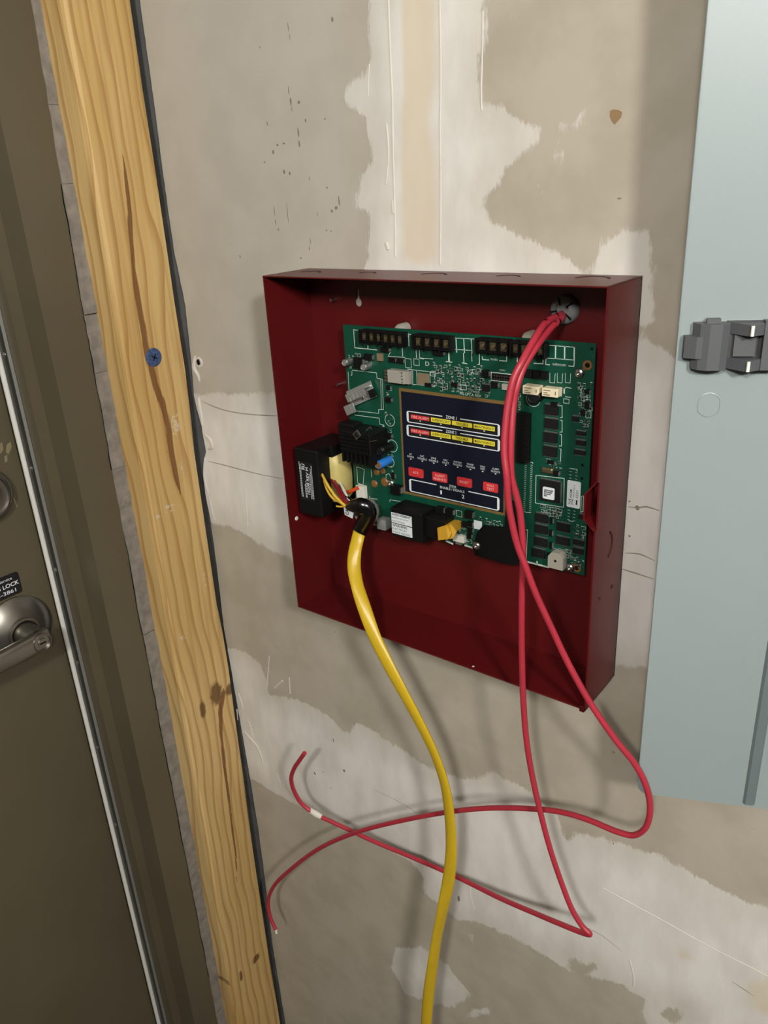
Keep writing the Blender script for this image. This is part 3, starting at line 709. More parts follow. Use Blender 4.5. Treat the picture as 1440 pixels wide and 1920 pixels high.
silk([(753,624),(755,668)], .0004); silk([(753,626),(765,627),(780,628)]); silk([(766,625),(767,649)], .0005); silk([(754,647),(766,648)]); silk([(732,660),(728,668),(760,670)])
silk([(787,672),(795,673)]); silk([(780,655),(781,671)], .0004); silk([(786,656),(787,671),(812,673)]); silk([(836,678),(841,678),(842,632)], .0004)
for a in (841, 855, 869.5, 883.5): silk([(a, 632+(a-841)*.07), (a+1.5, 660+(a-841)*.07)], .0005)
silk([(841,633),(899,636)]); silk([(841,654),(884,657)]); silk([(842,660),(843,679),(848,679)], .0004); silk([(869,662),(870,681),(866,680)], .0004); silk([(871,681),(876,682)], .0004); silk([(884,661),(885,678)]); silk([(895,683),(899,683),(899,664)], .0004)
silk([(904,668),(905,674),(917,675)], .0004); silk([(936,676),(950,677),(951,640)], .0004); silk([(970,668),(970,678),(975,679)], .0004); silk([(1001,681),(1018,682),(1020,645)], .0004)
for a, t, b in ((1025, 646, 672), (1042, 647, 673), (1059, 649, 674), (1077, 650, 675)): silk([(a, t), (a-.5, b)], .0006)
silk([(1025,647),(1078,651)]); silk([(1024,671),(1077,675)]); silk([(1024,673),(1023,683),(1031,684)], .0004); silk([(1066,686),(1076,687),(1077,675)], .0004)
# left outlines under the heat sink
silk([(660,696),(660,703),(658,704)]); silk([(660,694),(706,699),(707,709),(717,711),(719,768),(710,768),(710,775),(665,770),(664,763)]); silk([(653,697),(655,740)]); silk([(665,778),(711,784),(712,795),(720,797),(721,830)]); silk([(714,711),(715,767)]); silk([(718,797),(719,829)])
silk([(772,693),(772,720),(764,720)]); silk([(774,695),(774,721),(781,721)]); silk([(780,694),(764,692)]); silk([(808,698),(815,699),(815,725),(808,725)]); silk_rect(765.5,681,11,17); silk_rect(781,679,10,12); silk_rect(794,709,25,27)
silk([(669,875),(671,906),(681,909),(683,880),(669,875)]); silk([(693,930),(693,934),(708,936)]); silk([(731,941),(731,937),(751,940)])
silk([(696,880),(697,895)]); silk([(724,897),(724,890),(729,888),(734,895),(733,902),(724,900)])
silk_circle(731, 788, 9); silk_circle(735.5, 836, 9.5); silk_circle(731, 866, 8); silk_circle(1000, 748, 13)
silk([(669,974),(722,989)], .0009); silk([(836,1014),(850,1020)], .0010); silk([(871,1022),(886,1027)], .0010); silk([(984,1052),(1030,1064)], .0009); silk([(1007,1052),(1007,1058)], .0008)
silk([(1046,760),(1054,761),(1054,783),(1050,783)]); silk([(1050,788),(1054,788),(1054,810),(1049,810)]); silk([(1049,814),(1053,815),(1053,836),(1048,836)]); silk([(1049,841),(1052,842),(1051,865),(1047,865)])
silk([(1005,891),(1058,897),(1057,951),(1004,943),(1005,891)], .0003); silk([(985,865),(999,867),(999,870)]); silk([(984,960),(995,961)]); silk([(994,780),(994,862)]); silk([(1068,878),(1082,880),(1082,884)]); silk([(1066,976),(1075,978)])
silk([(985,994),(989,993),(987,1047),(983,1047)]); silk([(1091,930),(1094,930),(1093,959),(1089,960),(1090,930)])
silk([(1048,727),(1054,727),(1053,743),(1049,743)]); silk([(1058,728),(1058,738)], .0006); silk([(1060,728),(1061,726),(1072,728)]); silk([(1060,742),(1061,744),(1071,745)]); silk([(1083,729),(1090,729),(1089,745),(1083,744)])
for a in (1035, 1049, 1064): silk([(a-4, 699), (a-4, 717), (a+5, 718), (a+6, 700)], .0002)
silk([(796,955),(813,957)]); silk([(841,972),(842,960)]); silk([(831,966),(841,969)])
for (cx, cy, w, h) in ((834,963,8,8),(812,701,9,8),(868.5,726,12,9),(893,730,12,9),(880,699,7,7),(890,697,9,8),(1062,752,10,8),(861,963,10,11),(1103,777,10,12)): silk_rect(cx, cy, w, h)
# rows of tiny solder pads with white ends (headers without connectors)
for (a0, c0_, a1, c1, n) in ((986,869,983,958,26),(997,872,994,960,26),(1070,884,1066,974,16),(1081,886,1076,976,16)):
    for i in range(n):
        t = i/(n-1); p = brd(a0+(a1-a0)*t, c0_+(c1-c0_)*t); pads.add([(p.x-.0011, ys, p.z-.0002), (p.x+.0011, ys, p.z-.0004), (p.x+.0011, ys, p.z), (p.x-.0011, ys, p.z+.0002)], [(0, 1, 2, 3)])
for s, cx, cy, w, h in (('MS-EPCA REV', 882, 740, 40, 5.5), ('TROUBLE', 926, 674, 14, 3.5), ('SUPERVISORY', 1049, 684, 26, 4), ('ZONE 2', 942, 694, 11, 3), ('ALARM', 986, 678, 12, 3.5), ('D', 801, 682, 7, 8)):
    p = brd(cx, cy, .0002); w_, h_ = size_at(p, w, h); m_ = MB(); put_text(m_, s, p, (1, 0, 0), (0, 0, 1), w_, h_, 0.0); link('lettering', m_, M['silk'], silk_root)
po_ = link('solder_pads', pads, M['silk'], board); po_['kind'] = 'stuff'

# ---- terminal blocks
def terminal(cx, cy, n, wpx, hpx):
    h = .011; p = brd(cx, cy, h); w, hh = size_at(p, wpx, hpx); m = MB()
    m.box((p.x-w/2, YB-h*.62, p.z-hh/2), (p.x+w/2, YB, p.z+hh/2), .0004)
    for i in range(n+1):
        x = p.x - w/2 + w*i/n; m.box((x-.0006, YB-h, p.z-hh/2), (x+.0006, YB-h*.6, p.z+hh/2))
    m.box((p.x-w/2, YB-h*.9, p.z+hh/2-.002), (p.x+w/2, YB-h*.6, p.z+hh/2))
    t = link('terminal_block', m, M['black'], board)
    for i in range(n):
        c = Vector((p.x - w/2 + w*(i+.5)/n, YB-h*.62, p.z))
        link('screw', MB().lathe(c, (0, -1, 0), [(.0001, .0018), (.0020, .0018), (.0027, .0010), (.0027, 0)], 12).box((c.x-.0031, c.y-.0003, c.z-.0036), (c.x+.0031, c.y, c.z+.0036)), M['brass'], t)
terminal(693, 633, 3, 41, 25); terminal(733, 637, 3, 40, 26); terminal(806, 644, 4, 69, 28); terminal(920, 651, 3, 60, 28); terminal(987, 657, 4, 63, 29)

# ---- chips
def chip(cx, cy, wpx, hpx, n, sides='tb', h=.0022):
    o, p, w, hh = comp('chip', cx, cy, wpx, hpx, h, M['chip'])
    m = MB()
    for i in range(n):
        t = -w/2 + w*(i+.5)/n; pw = w/n*.27
        if 't' in sides:
            m.box((p.x+t-pw, YB-.0008, p.z+hh/2), (p.x+t+pw, YB, p.z+hh/2+.0012)); m.box((p.x+t-pw, YB-.0008, p.z-hh/2-.0012), (p.x+t+pw, YB, p.z-hh/2))
        if 'l' in sides:
            u = -hh/2 + hh*(i+.5)/n; pw2 = hh/n*.27
            m.box((p.x+w/2, YB-.0008, p.z+u-pw2), (p.x+w/2+.0012, YB, p.z+u+pw2)); m.box((p.x-w/2-.0012, YB-.0008, p.z+u-pw2), (p.x-w/2, YB, p.z+u+pw2))
    link('pins', m, M['tin'], o)
    return o, p, w, hh
for (cx, cy) in ((1033, 769), (1032.5, 795), (1031, 821), (1030.5, 847)): chip(cx, cy, 25, 18, 12)
for (cx, cy) in ((1014.5, 972), (1014, 993), (1013.5, 1017), (1009.5, 1038)): chip(cx, cy, 23, 15, 10)
for (cx, cy, w, h) in ((1055, 989.5, 24, 15), (1054.5, 1015, 24, 14), (1083.5, 1018, 20, 9), (1083, 1034, 19, 10), (1086, 849, 20, 8), (1088, 831, 18, 9), (1088, 813, 18, 7), (1078, 786, 12, 9), (910, 728, 12, 12), (1090, 970, 12, 8)): chip(cx, cy, w, h, 8)
mcu, mp, mw, mh = chip(1030, 921.5, 37, 38, 17, 'tl', .0030)
vs, fs = outline2d([rrect(0, 0, *size_at(brd(1028, 925), 22, 22), .0014)], .0002)
lp = brd(1028.5, 925, .0032)
ml = link('label', MB().add([(lp.x+v.x, lp.y+v.z, lp.z+v.y) for v in vs], fs), M['white_print'], mcu); ml['label'] = 'white printed chip label'
m = MB()
for i, (t, L) in enumerate(((.3, 1), (.1, .95), (-.1, .8), (-.3, .45))):
    w_, h_ = size_at(lp, 17, 22); x0 = lp.x-w_/2; z0 = lp.z+h_*t*.8; n = int(11*L)
    for k in range(n): m.box((x0+w_/11*k, lp.y-.0002, z0-.0007), (x0+w_/11*(k+.72), lp.y-.0001, z0+.0007*random.choice((.4, 1, 1))))
link('print_line', m, M['black_print'], mcu)
# white product sticker with crossed-out bin
sp = brd(1075.5, 927, .0003); w_, h_ = size_at(sp, 25, 50)
vs, fs = outline2d([rrect(0, 0, w_, h_, .0013)], .0002)
stc = link('sticker', MB().add([(sp.x+v.x, sp.y+v.z, sp.z+v.y) for v in vs], fs), M['white_print'], board); stc['label'] = 'white sticker with crossed bin symbol and date'
m = MB(); yy = sp.y-.0002; UZ = (0, 0, 1); VX = (-1, 0, 0)
put_text(m, 'NCEM', (sp.x-w_*.20, yy, sp.z+h_*.02), UZ, VX, h_*.30, w_*.17, .02)
put_text(m, 'SWIFT-P Rev 2', (sp.x+w_*.02, yy, sp.z+h_*.12), UZ, VX, h_*.46, w_*.11, .0)
put_text(m, '6221', (sp.x+w_*.26, yy, sp.z+h_*.02), UZ, VX, h_*.28, w_*.18, .0)
m.box((sp.x+w_*.19, yy-.00005, sp.z-h_*.37), (sp.x+w_*.31, yy, sp.z-h_*.19))
bx, bz, bs = sp.x-w_*.19, sp.z-h_*.29, w_*.21
for q in ([(-1, 1), (1, -1)], [(1, 1), (-1, -1)], [(-.7, .7), (-.45, -.8), (.45, -.8), (.7, .7), (-.7, .7)], [(-.85, .8), (.85, .8)]): stroke(m, [(bx+u*bs, bz+v*bs) for u, v in q], .00016, yy)
link('print', m, M['black_print'], stc)
# small white square label (its code is left blank)
p = brd(896, 984.5, .0003); w_, h_ = size_at(p, 15, 16); link('sticker', MB().box((p.x-w_/2, p.y, p.z-h_/2), (p.x+w_/2, p.y+.0002, p.z+h_/2)), M['white_print'], board)

# ---- relays, connectors, capacitors, buzzer
for (cx, cy) in ((995.5, 732), (1031.5, 736.5)):
    o, p, w, hh = comp('relay', cx-1, cy, 30, 16, .009, M['cream'], bev=.0005)
    m = MB()
    for k, (t, L) in enumerate(((.25, .6), (-.05, .35), (-.28, .55))):
        m.box((p.x-w*.38, p.y-.0002, p.z+hh*t-.0004), (p.x-w*.38+w*.7*L, p.y-.0001, p.z+hh*t+.0004))
    m.box((p.x+w*.33, p.y-.0002, p.z-hh*.2), (p.x+w*.39, p.y-.0001, p.z+hh*.2)); link('print_line', m, mat('relay_print', (120, 108, 86), .6), o)
for i in range(4):
    comp('optocoupler', 976+i*14.5, 699+i*1.7, 12.5, 14, .0035, M['black'])
o, p, w, hh = comp('jumper_header', 940, 708, 37, 12, .0012, M['matte_black'])
m = MB(); q = MB()
for i in range(8):
    for j in range(2):
        c = Vector((p.x-w/2+w*(i+.5)/8, p.y, p.z+hh*(.25-.5*j))); m.box((c.x-.0006, c.y-.0016, c.z-.0006), (c.x+.0006, c.y, c.z+.0006))
link('pins', m, M['steel'], o)
stroke(q, [(p.x-w*.54, p.z-hh*.62), (p.x+w*.54, p.z-hh*.62), (p.x+w*.54, p.z+hh*.62), (p.x-w*.54, p.z+hh*.62), (p.x-w*.54, p.z-hh*.62)], .0004, YB-.0003); link('outline', q, M['silk'], o)
# white four-way plug at the upper left
o, p, w, hh = comp('plug_connector', 742, 707, 32, 24, .008, mat('grey_white_nylon', (150, 148, 138), .5), bev=.0005)
m = MB()
for i in range(4):
    z = p.z-hh/2+hh*(i+.5)/4; m.box((p.x-w/2-.0045, p.y+.001, z-.0011), (p.x-w/2, p.y+.004, z+.0011)); m.box((p.x+w*.32, p.y-.0003, z-.0006), (p.x+w*.40, p.y, z+.0006))
link('pins', m, M['steel'], o)
link('latch', MB().box((p.x+w/2, p.y+.0005, p.z-hh*.46), (p.x+w/2+.005, p.y+.005, p.z+hh*.50)), M['beige_grey'], o)
def capacitor(cx, cy, r, L, material, top):
    """upright can; (cx, cy) is the middle of its round end"""
    e = brd(cx, cy, L); c = Vector((e.x, YB, e.z))
    o = link('capacitor', MB().lathe(c, (0, -1, 0), [(r, 0), (r, L*.86), (r*.92, L*.88), (r, L*.91), (r, L-.0006), (r*.88, L), (r*.8, L-.0004)], 22), material, board)
    link('can_end', MB().lathe(c, (0, -1, 0), [(r*.86, L-.0006), (r*.84, L-.0003), (.0001, L-.0003)], 22), top, o); return o
capacitor(645, 680.5, .0034, .011, M['tin'], M['alu']); capacitor(680.5, 689, .0035, .010, M['tin'], M['alu'])
cb = capacitor(708.5, 872.5, .0044, .020, M['blue_cap'], M['tan_glue']); cb['label'] = 'bright blue cylindrical capacitor'
capacitor(711, 846.5, .0046, .020, M['black'], M['chip'])
capacitor(1000, 745, .0062, .009, M['black'], M['chip'])
for (cx, cy, w, h, hh) in ((670, 681, 16, 20, .005), (689, 670, 14, 11, .004), (734, 675, 12, 9, .003), (749, 677, 12, 9, .003), (727, 727, 7, 8, .002), (727, 750, 10, 9, .003), (728, 818, 9, 9, .003), (736, 893, 6, 11, .002), (926, 722, 13, 11, .003), (802, 722, 12, 7, .002), (851, 722, 12, 8, .002), (797, 958, 12, 9, .004), (809.5+14, 955, 1, 1, .002), (824, 957, 13, 12, .005), (841, 961, 13, 12, .005), (877, 966, 14, 13, .005), (870, 984, 11, 9, .003), (880, 983, 9, 9, .003), (880, 995, 9, 8, .003), (879, 1006, 7, 9, .003), (1038, 735+24, 12, 8, .003), (1032, 867, 13, 6, .002), (1041.5, 888.5, 9, 9, .003), (909, 701, 12, 13, .004), (1100, 735, 8, 8, .003), (1100, 760, 9, 12, .003), (1092, 774, 9, 9, .003), (1033, 977, 5, 12, .002), (1032, 1000, 5, 12, .002), (1032, 1023, 5, 12, .002), (1027, 1042, 5, 10, .002), (740, 920, 17, 15, .008), (720, 656, 15, 8, .004), (820, 663, 20, 8, .004)):
    if w > 2:
        o, p, ww, h2 = comp('surface_part', cx, cy, w, h, hh, M['black'], bev=.0002)
        link('solder_end', MB().box((p.x+ww/2, YB-hh*.7, p.z-h2*.35), (p.x+ww/2+.0010, YB, p.z+h2*.35)), M['tin'], o)
for (cx, cy, w, h, hh, mm) in ((711, 670, 10, 14, .003, 'gold'), (947, 726, 13, 11, .003, 'beige_grey'), (793.5, 711, 22, 22, .0008, 'gold')): comp('surface_part', cx, cy, w, h, hh, mat('tan_part', (120, 106, 84), .5) if mm == 'gold' else M[mm], bev=.0002)
o, p, w, hh = comp('crystal', 1025, 883, 22, 11, .004, M['brass'], bev=.0015)
# buzzer
p = brd(1041, 1052, .009); w_, h_ = size_at(p, 28, 30); c = .27
oc = [(-.5+c, -.5), (.5-c, -.5), (.5, -.5+c), (.5, .5-c), (.5-c, .5), (-.5+c, .5), (-.5, .5-c), (-.5, -.5+c)]
oc = [(-.5, -.5), (.5, -.5), (.5, .22), (.25, .5), (-.25, .5), (-.5, .22)]
bz_ = link('buzzer', MB().prism([(p.x+u*w_, YB-.009, p.z+v*h_) for u, v in oc], (0, .009, 0)), M['beige_grey'], board); bz_['label'] = 'grey chamfered buzzer with a centre hole'
link('sound_hole', MB().lathe((p.x, p.y, p.z), (0, -1, 0), [(.0013, 0), (.0012, .0002), (.0001, .0002)], 14), M['matte_black'], bz_)
# corner screws and plated holes
for (a, c) in ((1087, 699), (1069, 1064), (894, 1023), (733, 906)):
    hgt = .0035 if a == 894 else 0; p = brd(a, c, hgt)
    link('screw', MB().lathe(p, (0, -1, 0), [(.0046, 0), (.0046, .0008), (.0034, .0022), (.0015, .0027), (.0014, .0012), (.0001, .0012)], 18), M['steel'], board)
for (a, c) in ((1101.5, 684.7), (1081.5, 1065)):
    p = brd(a, c, .0001); ro = link('plated_hole', MB().ring(p, (0, -1, 0), .0022, .0042, .0003, 20), M['tan_glue'], board)
    link('hole', MB().lathe(p, (0, -1, 0), [(.0022, .0001), (.0001, .0001)], 16), M['matte_black'], ro)
for (a, c) in ((1092, 872), (1091, 897), (1110, 654)):
    p = brd(a, c, .0001); link('drill_hole', MB().lathe(p, (0, -1, 0), [(.0014, .0001), (.0001, .0001)], 12), M['matte_black'], board)
# black two-row header with bent pins, right of the keypad
o, p, w, hh = comp('pin_header', 979, 822, 22, 92, .006, M['black'])
m = MB()
for i in range(20):
    z = p.z-hh/2+hh*(i+.5)/20
    m.prism([(p.x+w*.05, p.y, z), (p.x+w*.05, p.y, z+.0009), (p.x+w*.62, p.y, z+.0028), (p.x+w*.62, p.y, z+.0019)], (0, -.0009, 0))
link('pins', m, M['chip'], o)
# black insulating cover at the lower edge
pa = [(893,1000),(905,986),(945,990),(950,940),(972,942),(984,1000),(984,1058),(960,1060),(912,1047),(889,1040),(888,1028)]
cv = link('insulating_cover', MB().prism([brd(a, c, .0033) for a, c in pa], (0, .003, 0)), M['matte_black'], board); cv['label'] = 'matte black insulating cover'
# black power block with French and English warning label
p = brd(762, 985, .026); w_, h_ = size_at(p, 58, 54)
pb = link('warning_block', MB().box((p.x-w_/2, YB-.026, p.z-h_/2), (p.x+w_/2, YB, p.z+h_/2), .001), M['black'], board); pb['label'] = 'black shielded fuse block with white warning label'
link('side_block', MB().box((p.x+w_/2, YB-.020, p.z-h_*.34), (p.x+w_/2+.022, YB, p.z+h_*.36), .001), M['black'], pb)
lp = Vector((p.x-w_*.15, p.y-.0003, p.z-h_*.02)); lw, lh = size_at(lp, 38, 40)
for t, cap in ((.25, (('AVERTISSEMENT', .92, .13, .02), ('RISQUE DE CHOC', .82, .10, 0), ('ELECTRIQUE', .62, .10, 0))), (-.26, (('WARNING', .72, .15, .02), ('ELECTRICAL', .72, .11, 0), ('SHOCK HAZARD', .86, .11, 0)))):
    cz = lp.z+lh*t; lb = link('warning_label', MB().box((lp.x-lw/2, lp.y, cz-lh*.235), (lp.x+lw/2, lp.y+.0002, cz+lh*.235)), M['white_print'], pb)
    m = MB()
    for i, (s, a, b, bo) in enumerate(cap): put_text(m, s, (lp.x-lw*.5+lw*(a/2+.04), lp.y-.0001, cz+lh*(.16-.155*i)), (1, 0, 0), (0, 0, 1), lw*a, lh*b*.75, bo)
    link('lettering', m, M['black_print'], pb)
# mustard fuse pull and white plug at the lower edge
p = brd(831, 1000, .027); w_, h_ = size_at(p, 22, 30)
fp = MB()
for dy, dx in ((0, 0), (.004, .003)):
    fp.prism([(p.x-w_*.45+dx, p.y+dy, p.z-h_*.52), (p.x+w_*.40+dx, p.y+dy, p.z-h_*.30), (p.x+w_*.55+dx, p.y+dy+.003, p.z+h_*.05), (p.x+w_*.25+dx, p.y+dy, p.z+h_*.55), (p.x-w_*.5+dx, p.y+dy, p.z+h_*.25)], (0, .0016, 0))
fp.box((p.x-.004, p.y+.003, p.z-.004), (p.x+.004, YB, p.z+.004))
fo = link('fuse_puller', fp, M['mustard'], board); fo['label'] = 'mustard yellow double tab at the board edge'
o, p, w, hh = comp('plug_connector', 859, 1011, 21, 12, .005, M['white_plastic'], bev=.0006)
link('tab', MB().box((p.x-w*.3, p.y+.001, p.z-hh/2-.003), (p.x+w*.2, p.y+.003, p.z-hh/2)), M['tin'], o)
# white connector with red lead beside the transformer, brown glue drops
o, p, w, hh = comp('lead_connector', 675, 926, 15, 28, .006, M['white_plastic'], bev=.0004)
for (cx, cy, w, h, a) in ((706, 885, 12, 8, -.9), (718, 883, 11, 10, 0), (702, 907, 9, 16, .4), (721, 904, 16, 8, -.4)):
    p = brd(cx, cy); a_, b_ = size_at(p, w/2, h/2)
    link('glue_drop', MB().lathe(p, (0, -1, 0), [(max(a_, b_)*.9, 0), (max(a_, b_)*.7, .0014), (.0001, .002)], 12), M['tan_glue'], board)
for (cx, cy) in ((701, 938), (707, 945), (709, 962), (714, 973)):
    p = brd(cx, cy); link('solder_lug', MB().box((p.x-.003, YB-.006, p.z-.001), (p.x+.003, YB, p.z+.001)), M['brass'], board)
# folded aluminium heat sink at the left edge
hs = brd(668, 742, .012); an = math.radians(24); U = Vector((math.cos(an), 0, math.sin(an))); V = Vector((-math.sin(an), 0, math.cos(an))); Nn = Vector((0, -1, 0))
m = MB(); c = Vector((hs.x, YB-.004, hs.z))
def obox(m, c, u, v, n, a, b, d): m.add([c+u*(sx*a)+v*(sz*b)+n*(sy*d) for sx in (-1, 1) for sy in (-1, 1) for sz in (-1, 1)], [(0, 1, 3, 2), (4, 6, 7, 5), (0, 4, 5, 1), (2, 3, 7, 6), (0, 2, 6, 4), (1, 5, 7, 3)])
obox(m, c, U, V, Nn, .018, .0085, .0008)
hk = link('heat_sink', m, M['alu'], board); hk['label'] = 'folded silver heat sink with comb fins'
for i in range(5):
    m = MB(); obox(m, c+U*(-.008+.0056*i)+V*.004+Nn*.006, U, V, Nn, .0022, .0007, .006); obox(m, c+U*(-.008+.0056*i)+V*.001+Nn*.012, U, V, Nn, .0022, .0042, .0006)
    link('fin', m, M['alu'], hk)
for i in range(3):
    m = MB(); obox(m, c+U*(-.022+.0048*i)+V*(-.010)+Nn*.006, U, V, Nn, .0020, .005, .0006); link('fin', m, M['alu'], hk)
link('screw', MB().lathe(c+V*(-.004)+U*.0, (0, -1, 0), [(.0028, 0), (.0026, .0015), (.0001, .002)], 12), M['steel'], hk)
m = MB(); obox(m, c+U*.018+V*(-.004)+Nn*.004, U, V, Nn, .004, .004, .0012); link('transistor', m, M['black'], hk)
# black finned regulator heat sink with steel clip
p = brd(668, 836, .030); w_, h_ = size_at(p, 62, 40)
rg = link('regulator_block', MB().box((p.x-w_*.5, YB-.030, p.z-h_*.42), (p.x+w_*.42, YB, p.z+h_*.62), .0012), M['black'], board); rg['label'] = 'black finned regulator heat sink'
link('cover', MB().box((p.x-w_*.5-.012, YB-.018, p.z+h_*.0), (p.x-w_*.3, YB-.002, p.z+h_*.75), .0012), M['black'], rg)
for i in range(7):
    x = p.x-w_*.42+w_*.8*i/6; link('fin', MB().box((x-.0012, YB-.031, p.z-h_*.42-.010), (x+.0012, YB-.012, p.z-h_*.40)), M['black'], rg)
for i in range(5):
    z = p.z-h_*.2+h_*.7*i/4; link('fin', MB().box((p.x-w_*.46, YB-.0325, z-.0009), (p.x+w_*.38, YB-.0298, z+.0009)), M['black'], rg)
cp = brd(669, 815, .033); m = MB(); cu_ = Vector((math.cos(.7), 0, math.sin(.7))); cv_ = Vector((-math.sin(.7), 0, math.cos(.7)))
obox(m, cp, cu_, cv_, Nn, .0042, .0036, .0004); clp = link('clip', m, M['steel'], rg)
link('clip_screw', MB().lathe(cp+Nn*.0004, (0, -1, 0), [(.0028, 0), (.0026, .0010), (.0001, .0016)], 14), M['chip'], rg)
m = MB(); p2 = brd(690, 804, .033); obox(m, p2, cu_, cv_, Nn, .0036, .0005, .0003); obox(m, p2+cu_*.0036-cv_*.0012, cu_, cv_, Nn, .0005, .0016, .0003); link('clip_wire', m, M['steel'], rg)
m = MB(); p2 = brd(699, 827, .0325); obox(m, p2, Vector((math.cos(.3), 0, math.sin(.3))), Vector((-math.sin(.3), 0, math.cos(.3))), Nn, .005, .0003, .0003); link('clip_wire', m, M['steel'], rg)

# ---- hundreds of tiny surface parts: real geometry, too small to count
tiny = {'chip': MB(), 'tin': MB(), 'silk': MB(), 'cream': MB()}
def scatter(poly, n, seed):
    rnd = random.Random(seed); xs = [a for a, _ in poly]; yz = [c for _, c in poly]; k = 0; tries = 0; placed = []
    while k < n and tries < n*40:
        tries += 1; a = rnd.uniform(min(xs), max(xs)); c = rnd.uniform(min(yz), max(yz))
        ins = False; j = len(poly)-1
        for i in range(len(poly)):
            if (poly[i][1] > c) != (poly[j][1] > c) and a < (poly[j][0]-poly[i][0])*(c-poly[i][1])/(poly[j][1]-poly[i][1])+poly[i][0]: ins = not ins
            j = i
        if not ins or any(abs(a-u) < 4.6 and abs(c-v) < 4.6 for u, v in placed): continue
        placed.append((a, c)); k += 1; p = brd(a, c); vert = rnd.random() < .5; L = rnd.choice((.0009, .0011, .0014)); w = L*.55; r = rnd.random()
        def bx(mb, u0, u1, hw, h):
            if vert: mb.box((p.x-hw, YB-h, p.z+u0), (p.x+hw, YB, p.z+u1))
            else: mb.box((p.x+u0, YB-h, p.z-hw), (p.x+u1, YB, p.z+hw))
        if r < .72:
            bx(tiny['chip'], -L*.6, L*.6, w, .0006); bx(tiny['tin'], -L, -L*.6, w, .0006); bx(tiny['tin'], L*.6, L, w, .0006)
        else:
            bx(tiny['tin'], -L, -L*.45, w, .0002); bx(tiny['tin'], L*.45, L, w, .0002)
        if rnd.random() < .45:
            dx, dz = (w*2, L*1.5) if vert else (L*1.5, w*2)
            stroke(tiny['silk'], [(p.x-dx, p.z-dz), (p.x+dx, p.z-dz), (p.x+dx, p.z+dz), (p.x-dx, p.z+dz)], .00014, ys-.00005)
        elif rnd.random() < .5:
            bx2 = p + Vector((0, 0, .0021)); tiny['silk'].add([(bx2.x-.0011, ys, bx2.z-.0003), (bx2.x+.0011, ys, bx2.z-.0003), (bx2.x+.0011, ys, bx2.z+.0003), (bx2.x-.0011, ys, bx2.z+.0003)], [(0, 1, 2, 3)])
scatter([(812,682),(905,690),(903,738),(815,728)], 85, 1); scatter([(722,720),(733,722),(738,905),(726,900)], 26, 2); scatter([(848,976),(886,984),(884,1022),(850,1008)], 34, 3)
scatter([(1012,947),(1052,953),(1050,975),(1014,960)], 26, 4); scatter([(1075,985),(1096,989),(1095,1008),(1074,1004)], 26, 5); scatter([(1035,1028),(1072,1034),(1072,1046),(1036,1036)], 22, 6)
scatter([(1070,1044),(1094,1050),(1093,1066),(1070,1056)], 12, 7); scatter([(1085,716),(1109,720),(1106,806),(1088,800)], 34, 8); scatter([(906,712),(920,714),(918,746),(906,744)], 10, 9)
scatter([(960,736),(976,738),(974,770),(962,768)], 14, 10); scatter([(652,664),(706,668),(702,694),(656,690)], 12, 11); scatter([(900,972),(942,982),(940,988),(902,980)], 12, 12); scatter([(1026,862),(1054,868),(1052,890),(1040,882)], 9, 13)
for k, nm in (('chip', 'tiny_chips'), ('tin', 'solder_ends'), ('silk', 'part_outlines')):
    t = link(nm, tiny[k], M[k], board); t['kind'] = 'stuff'

# ---- keypad overlay
def k6(u, v, h=.0009): return brd(730+u/6, 720+v/6, h)
q = [k6(135, 90), k6(1275, 225), k6(1290, 1440), k6(175, 1215)]
kx0 = (q[0].x+q[3].x)/2; kx1 = (q[1].x+q[2].x)/2; kz1 = (q[0].z+q[1].z)/2; kz0 = (q[2].z+q[3].z)/2
link('copper_border', MB().box((kx0-.0028, YB-.0003, kz0-.0030), (kx1+.0022, YB, kz1+.0032)), M['gold'], board)
kp = link('keypad_overlay', MB().box((kx0, YB-.0008, kz0), (kx1, YB-.0002, kz1)), M['navy'], board); kp['label'] = 'navy blue keypad overlay with zone lights'
yk = YB-.0010
class Print:
    def __init__(s, name, material, text_name='lettering'): s.name = name; s.m = M[material]; s.tn = text_name
    def add(s, vs, fs, smooth=False): link(s.tn if len(fs) > 60 else s.name, MB().add(vs, fs), s.m, kp)
class Word(Print):
    def add(s, vs, fs, smooth=False): link('lettering', MB().add(vs, fs), s.m, kp)
white = Print('printed_line', 'white_print'); rm = Print('red_panel', 'red_print'); ym = Print('yellow_panel', 'yellow_print'); dk = Print('black_panel', 'black_print')
wt_ = Word('lettering', 'white_print'); pk = Word('lettering', 'pink_print'); dkt = Word('lettering', 'black_print')
def bracket(u0, u1, v0l, v1l, v0r, v1r, g0, g1):
    a = k6(u0, v0l); b = k6(u0, v1l); c = k6(u1, v0r); d = k6(u1, v1r)
    x0 = (a.x+b.x)/2; x1 = (c.x+d.x)/2; zt = (a.z+c.z)/2; zb = (b.z+d.z)/2; xg0 = k6(g0, v0l).x; xg1 = k6(g1, v0r).x; r = .0016; th, tv = .0005, .0013
    pts = [(xg0, zt), (x0+r, zt), (x0+r*.3, zt-r*.3), (x0, zt-r), (x0, zb+r), (x0+r*.3, zb+r*.3), (x0+r, zb), (x1-r, zb), (x1-r*.3, zb+r*.3), (x1, zb+r), (x1, zt-r), (x1-r*.3, zt-r*.3), (x1-r, zt), (xg1, zt)]
    ww = [th, th, .0008, tv, tv, .0008, th, th, .0008, tv, tv, .0008, th, th]
    stroke(white, pts, ww, yk)
    return x0, x1, zt, zb
def fill(mb, x0, x1, z0, z1, y, r=.0006):
    vs, fs = outline2d([rrect((x0+x1)/2, (z0+z1)/2, x1-x0, z1-z0, r)], .0); mb.add([(v.x, y, v.y) for v in vs], fs)
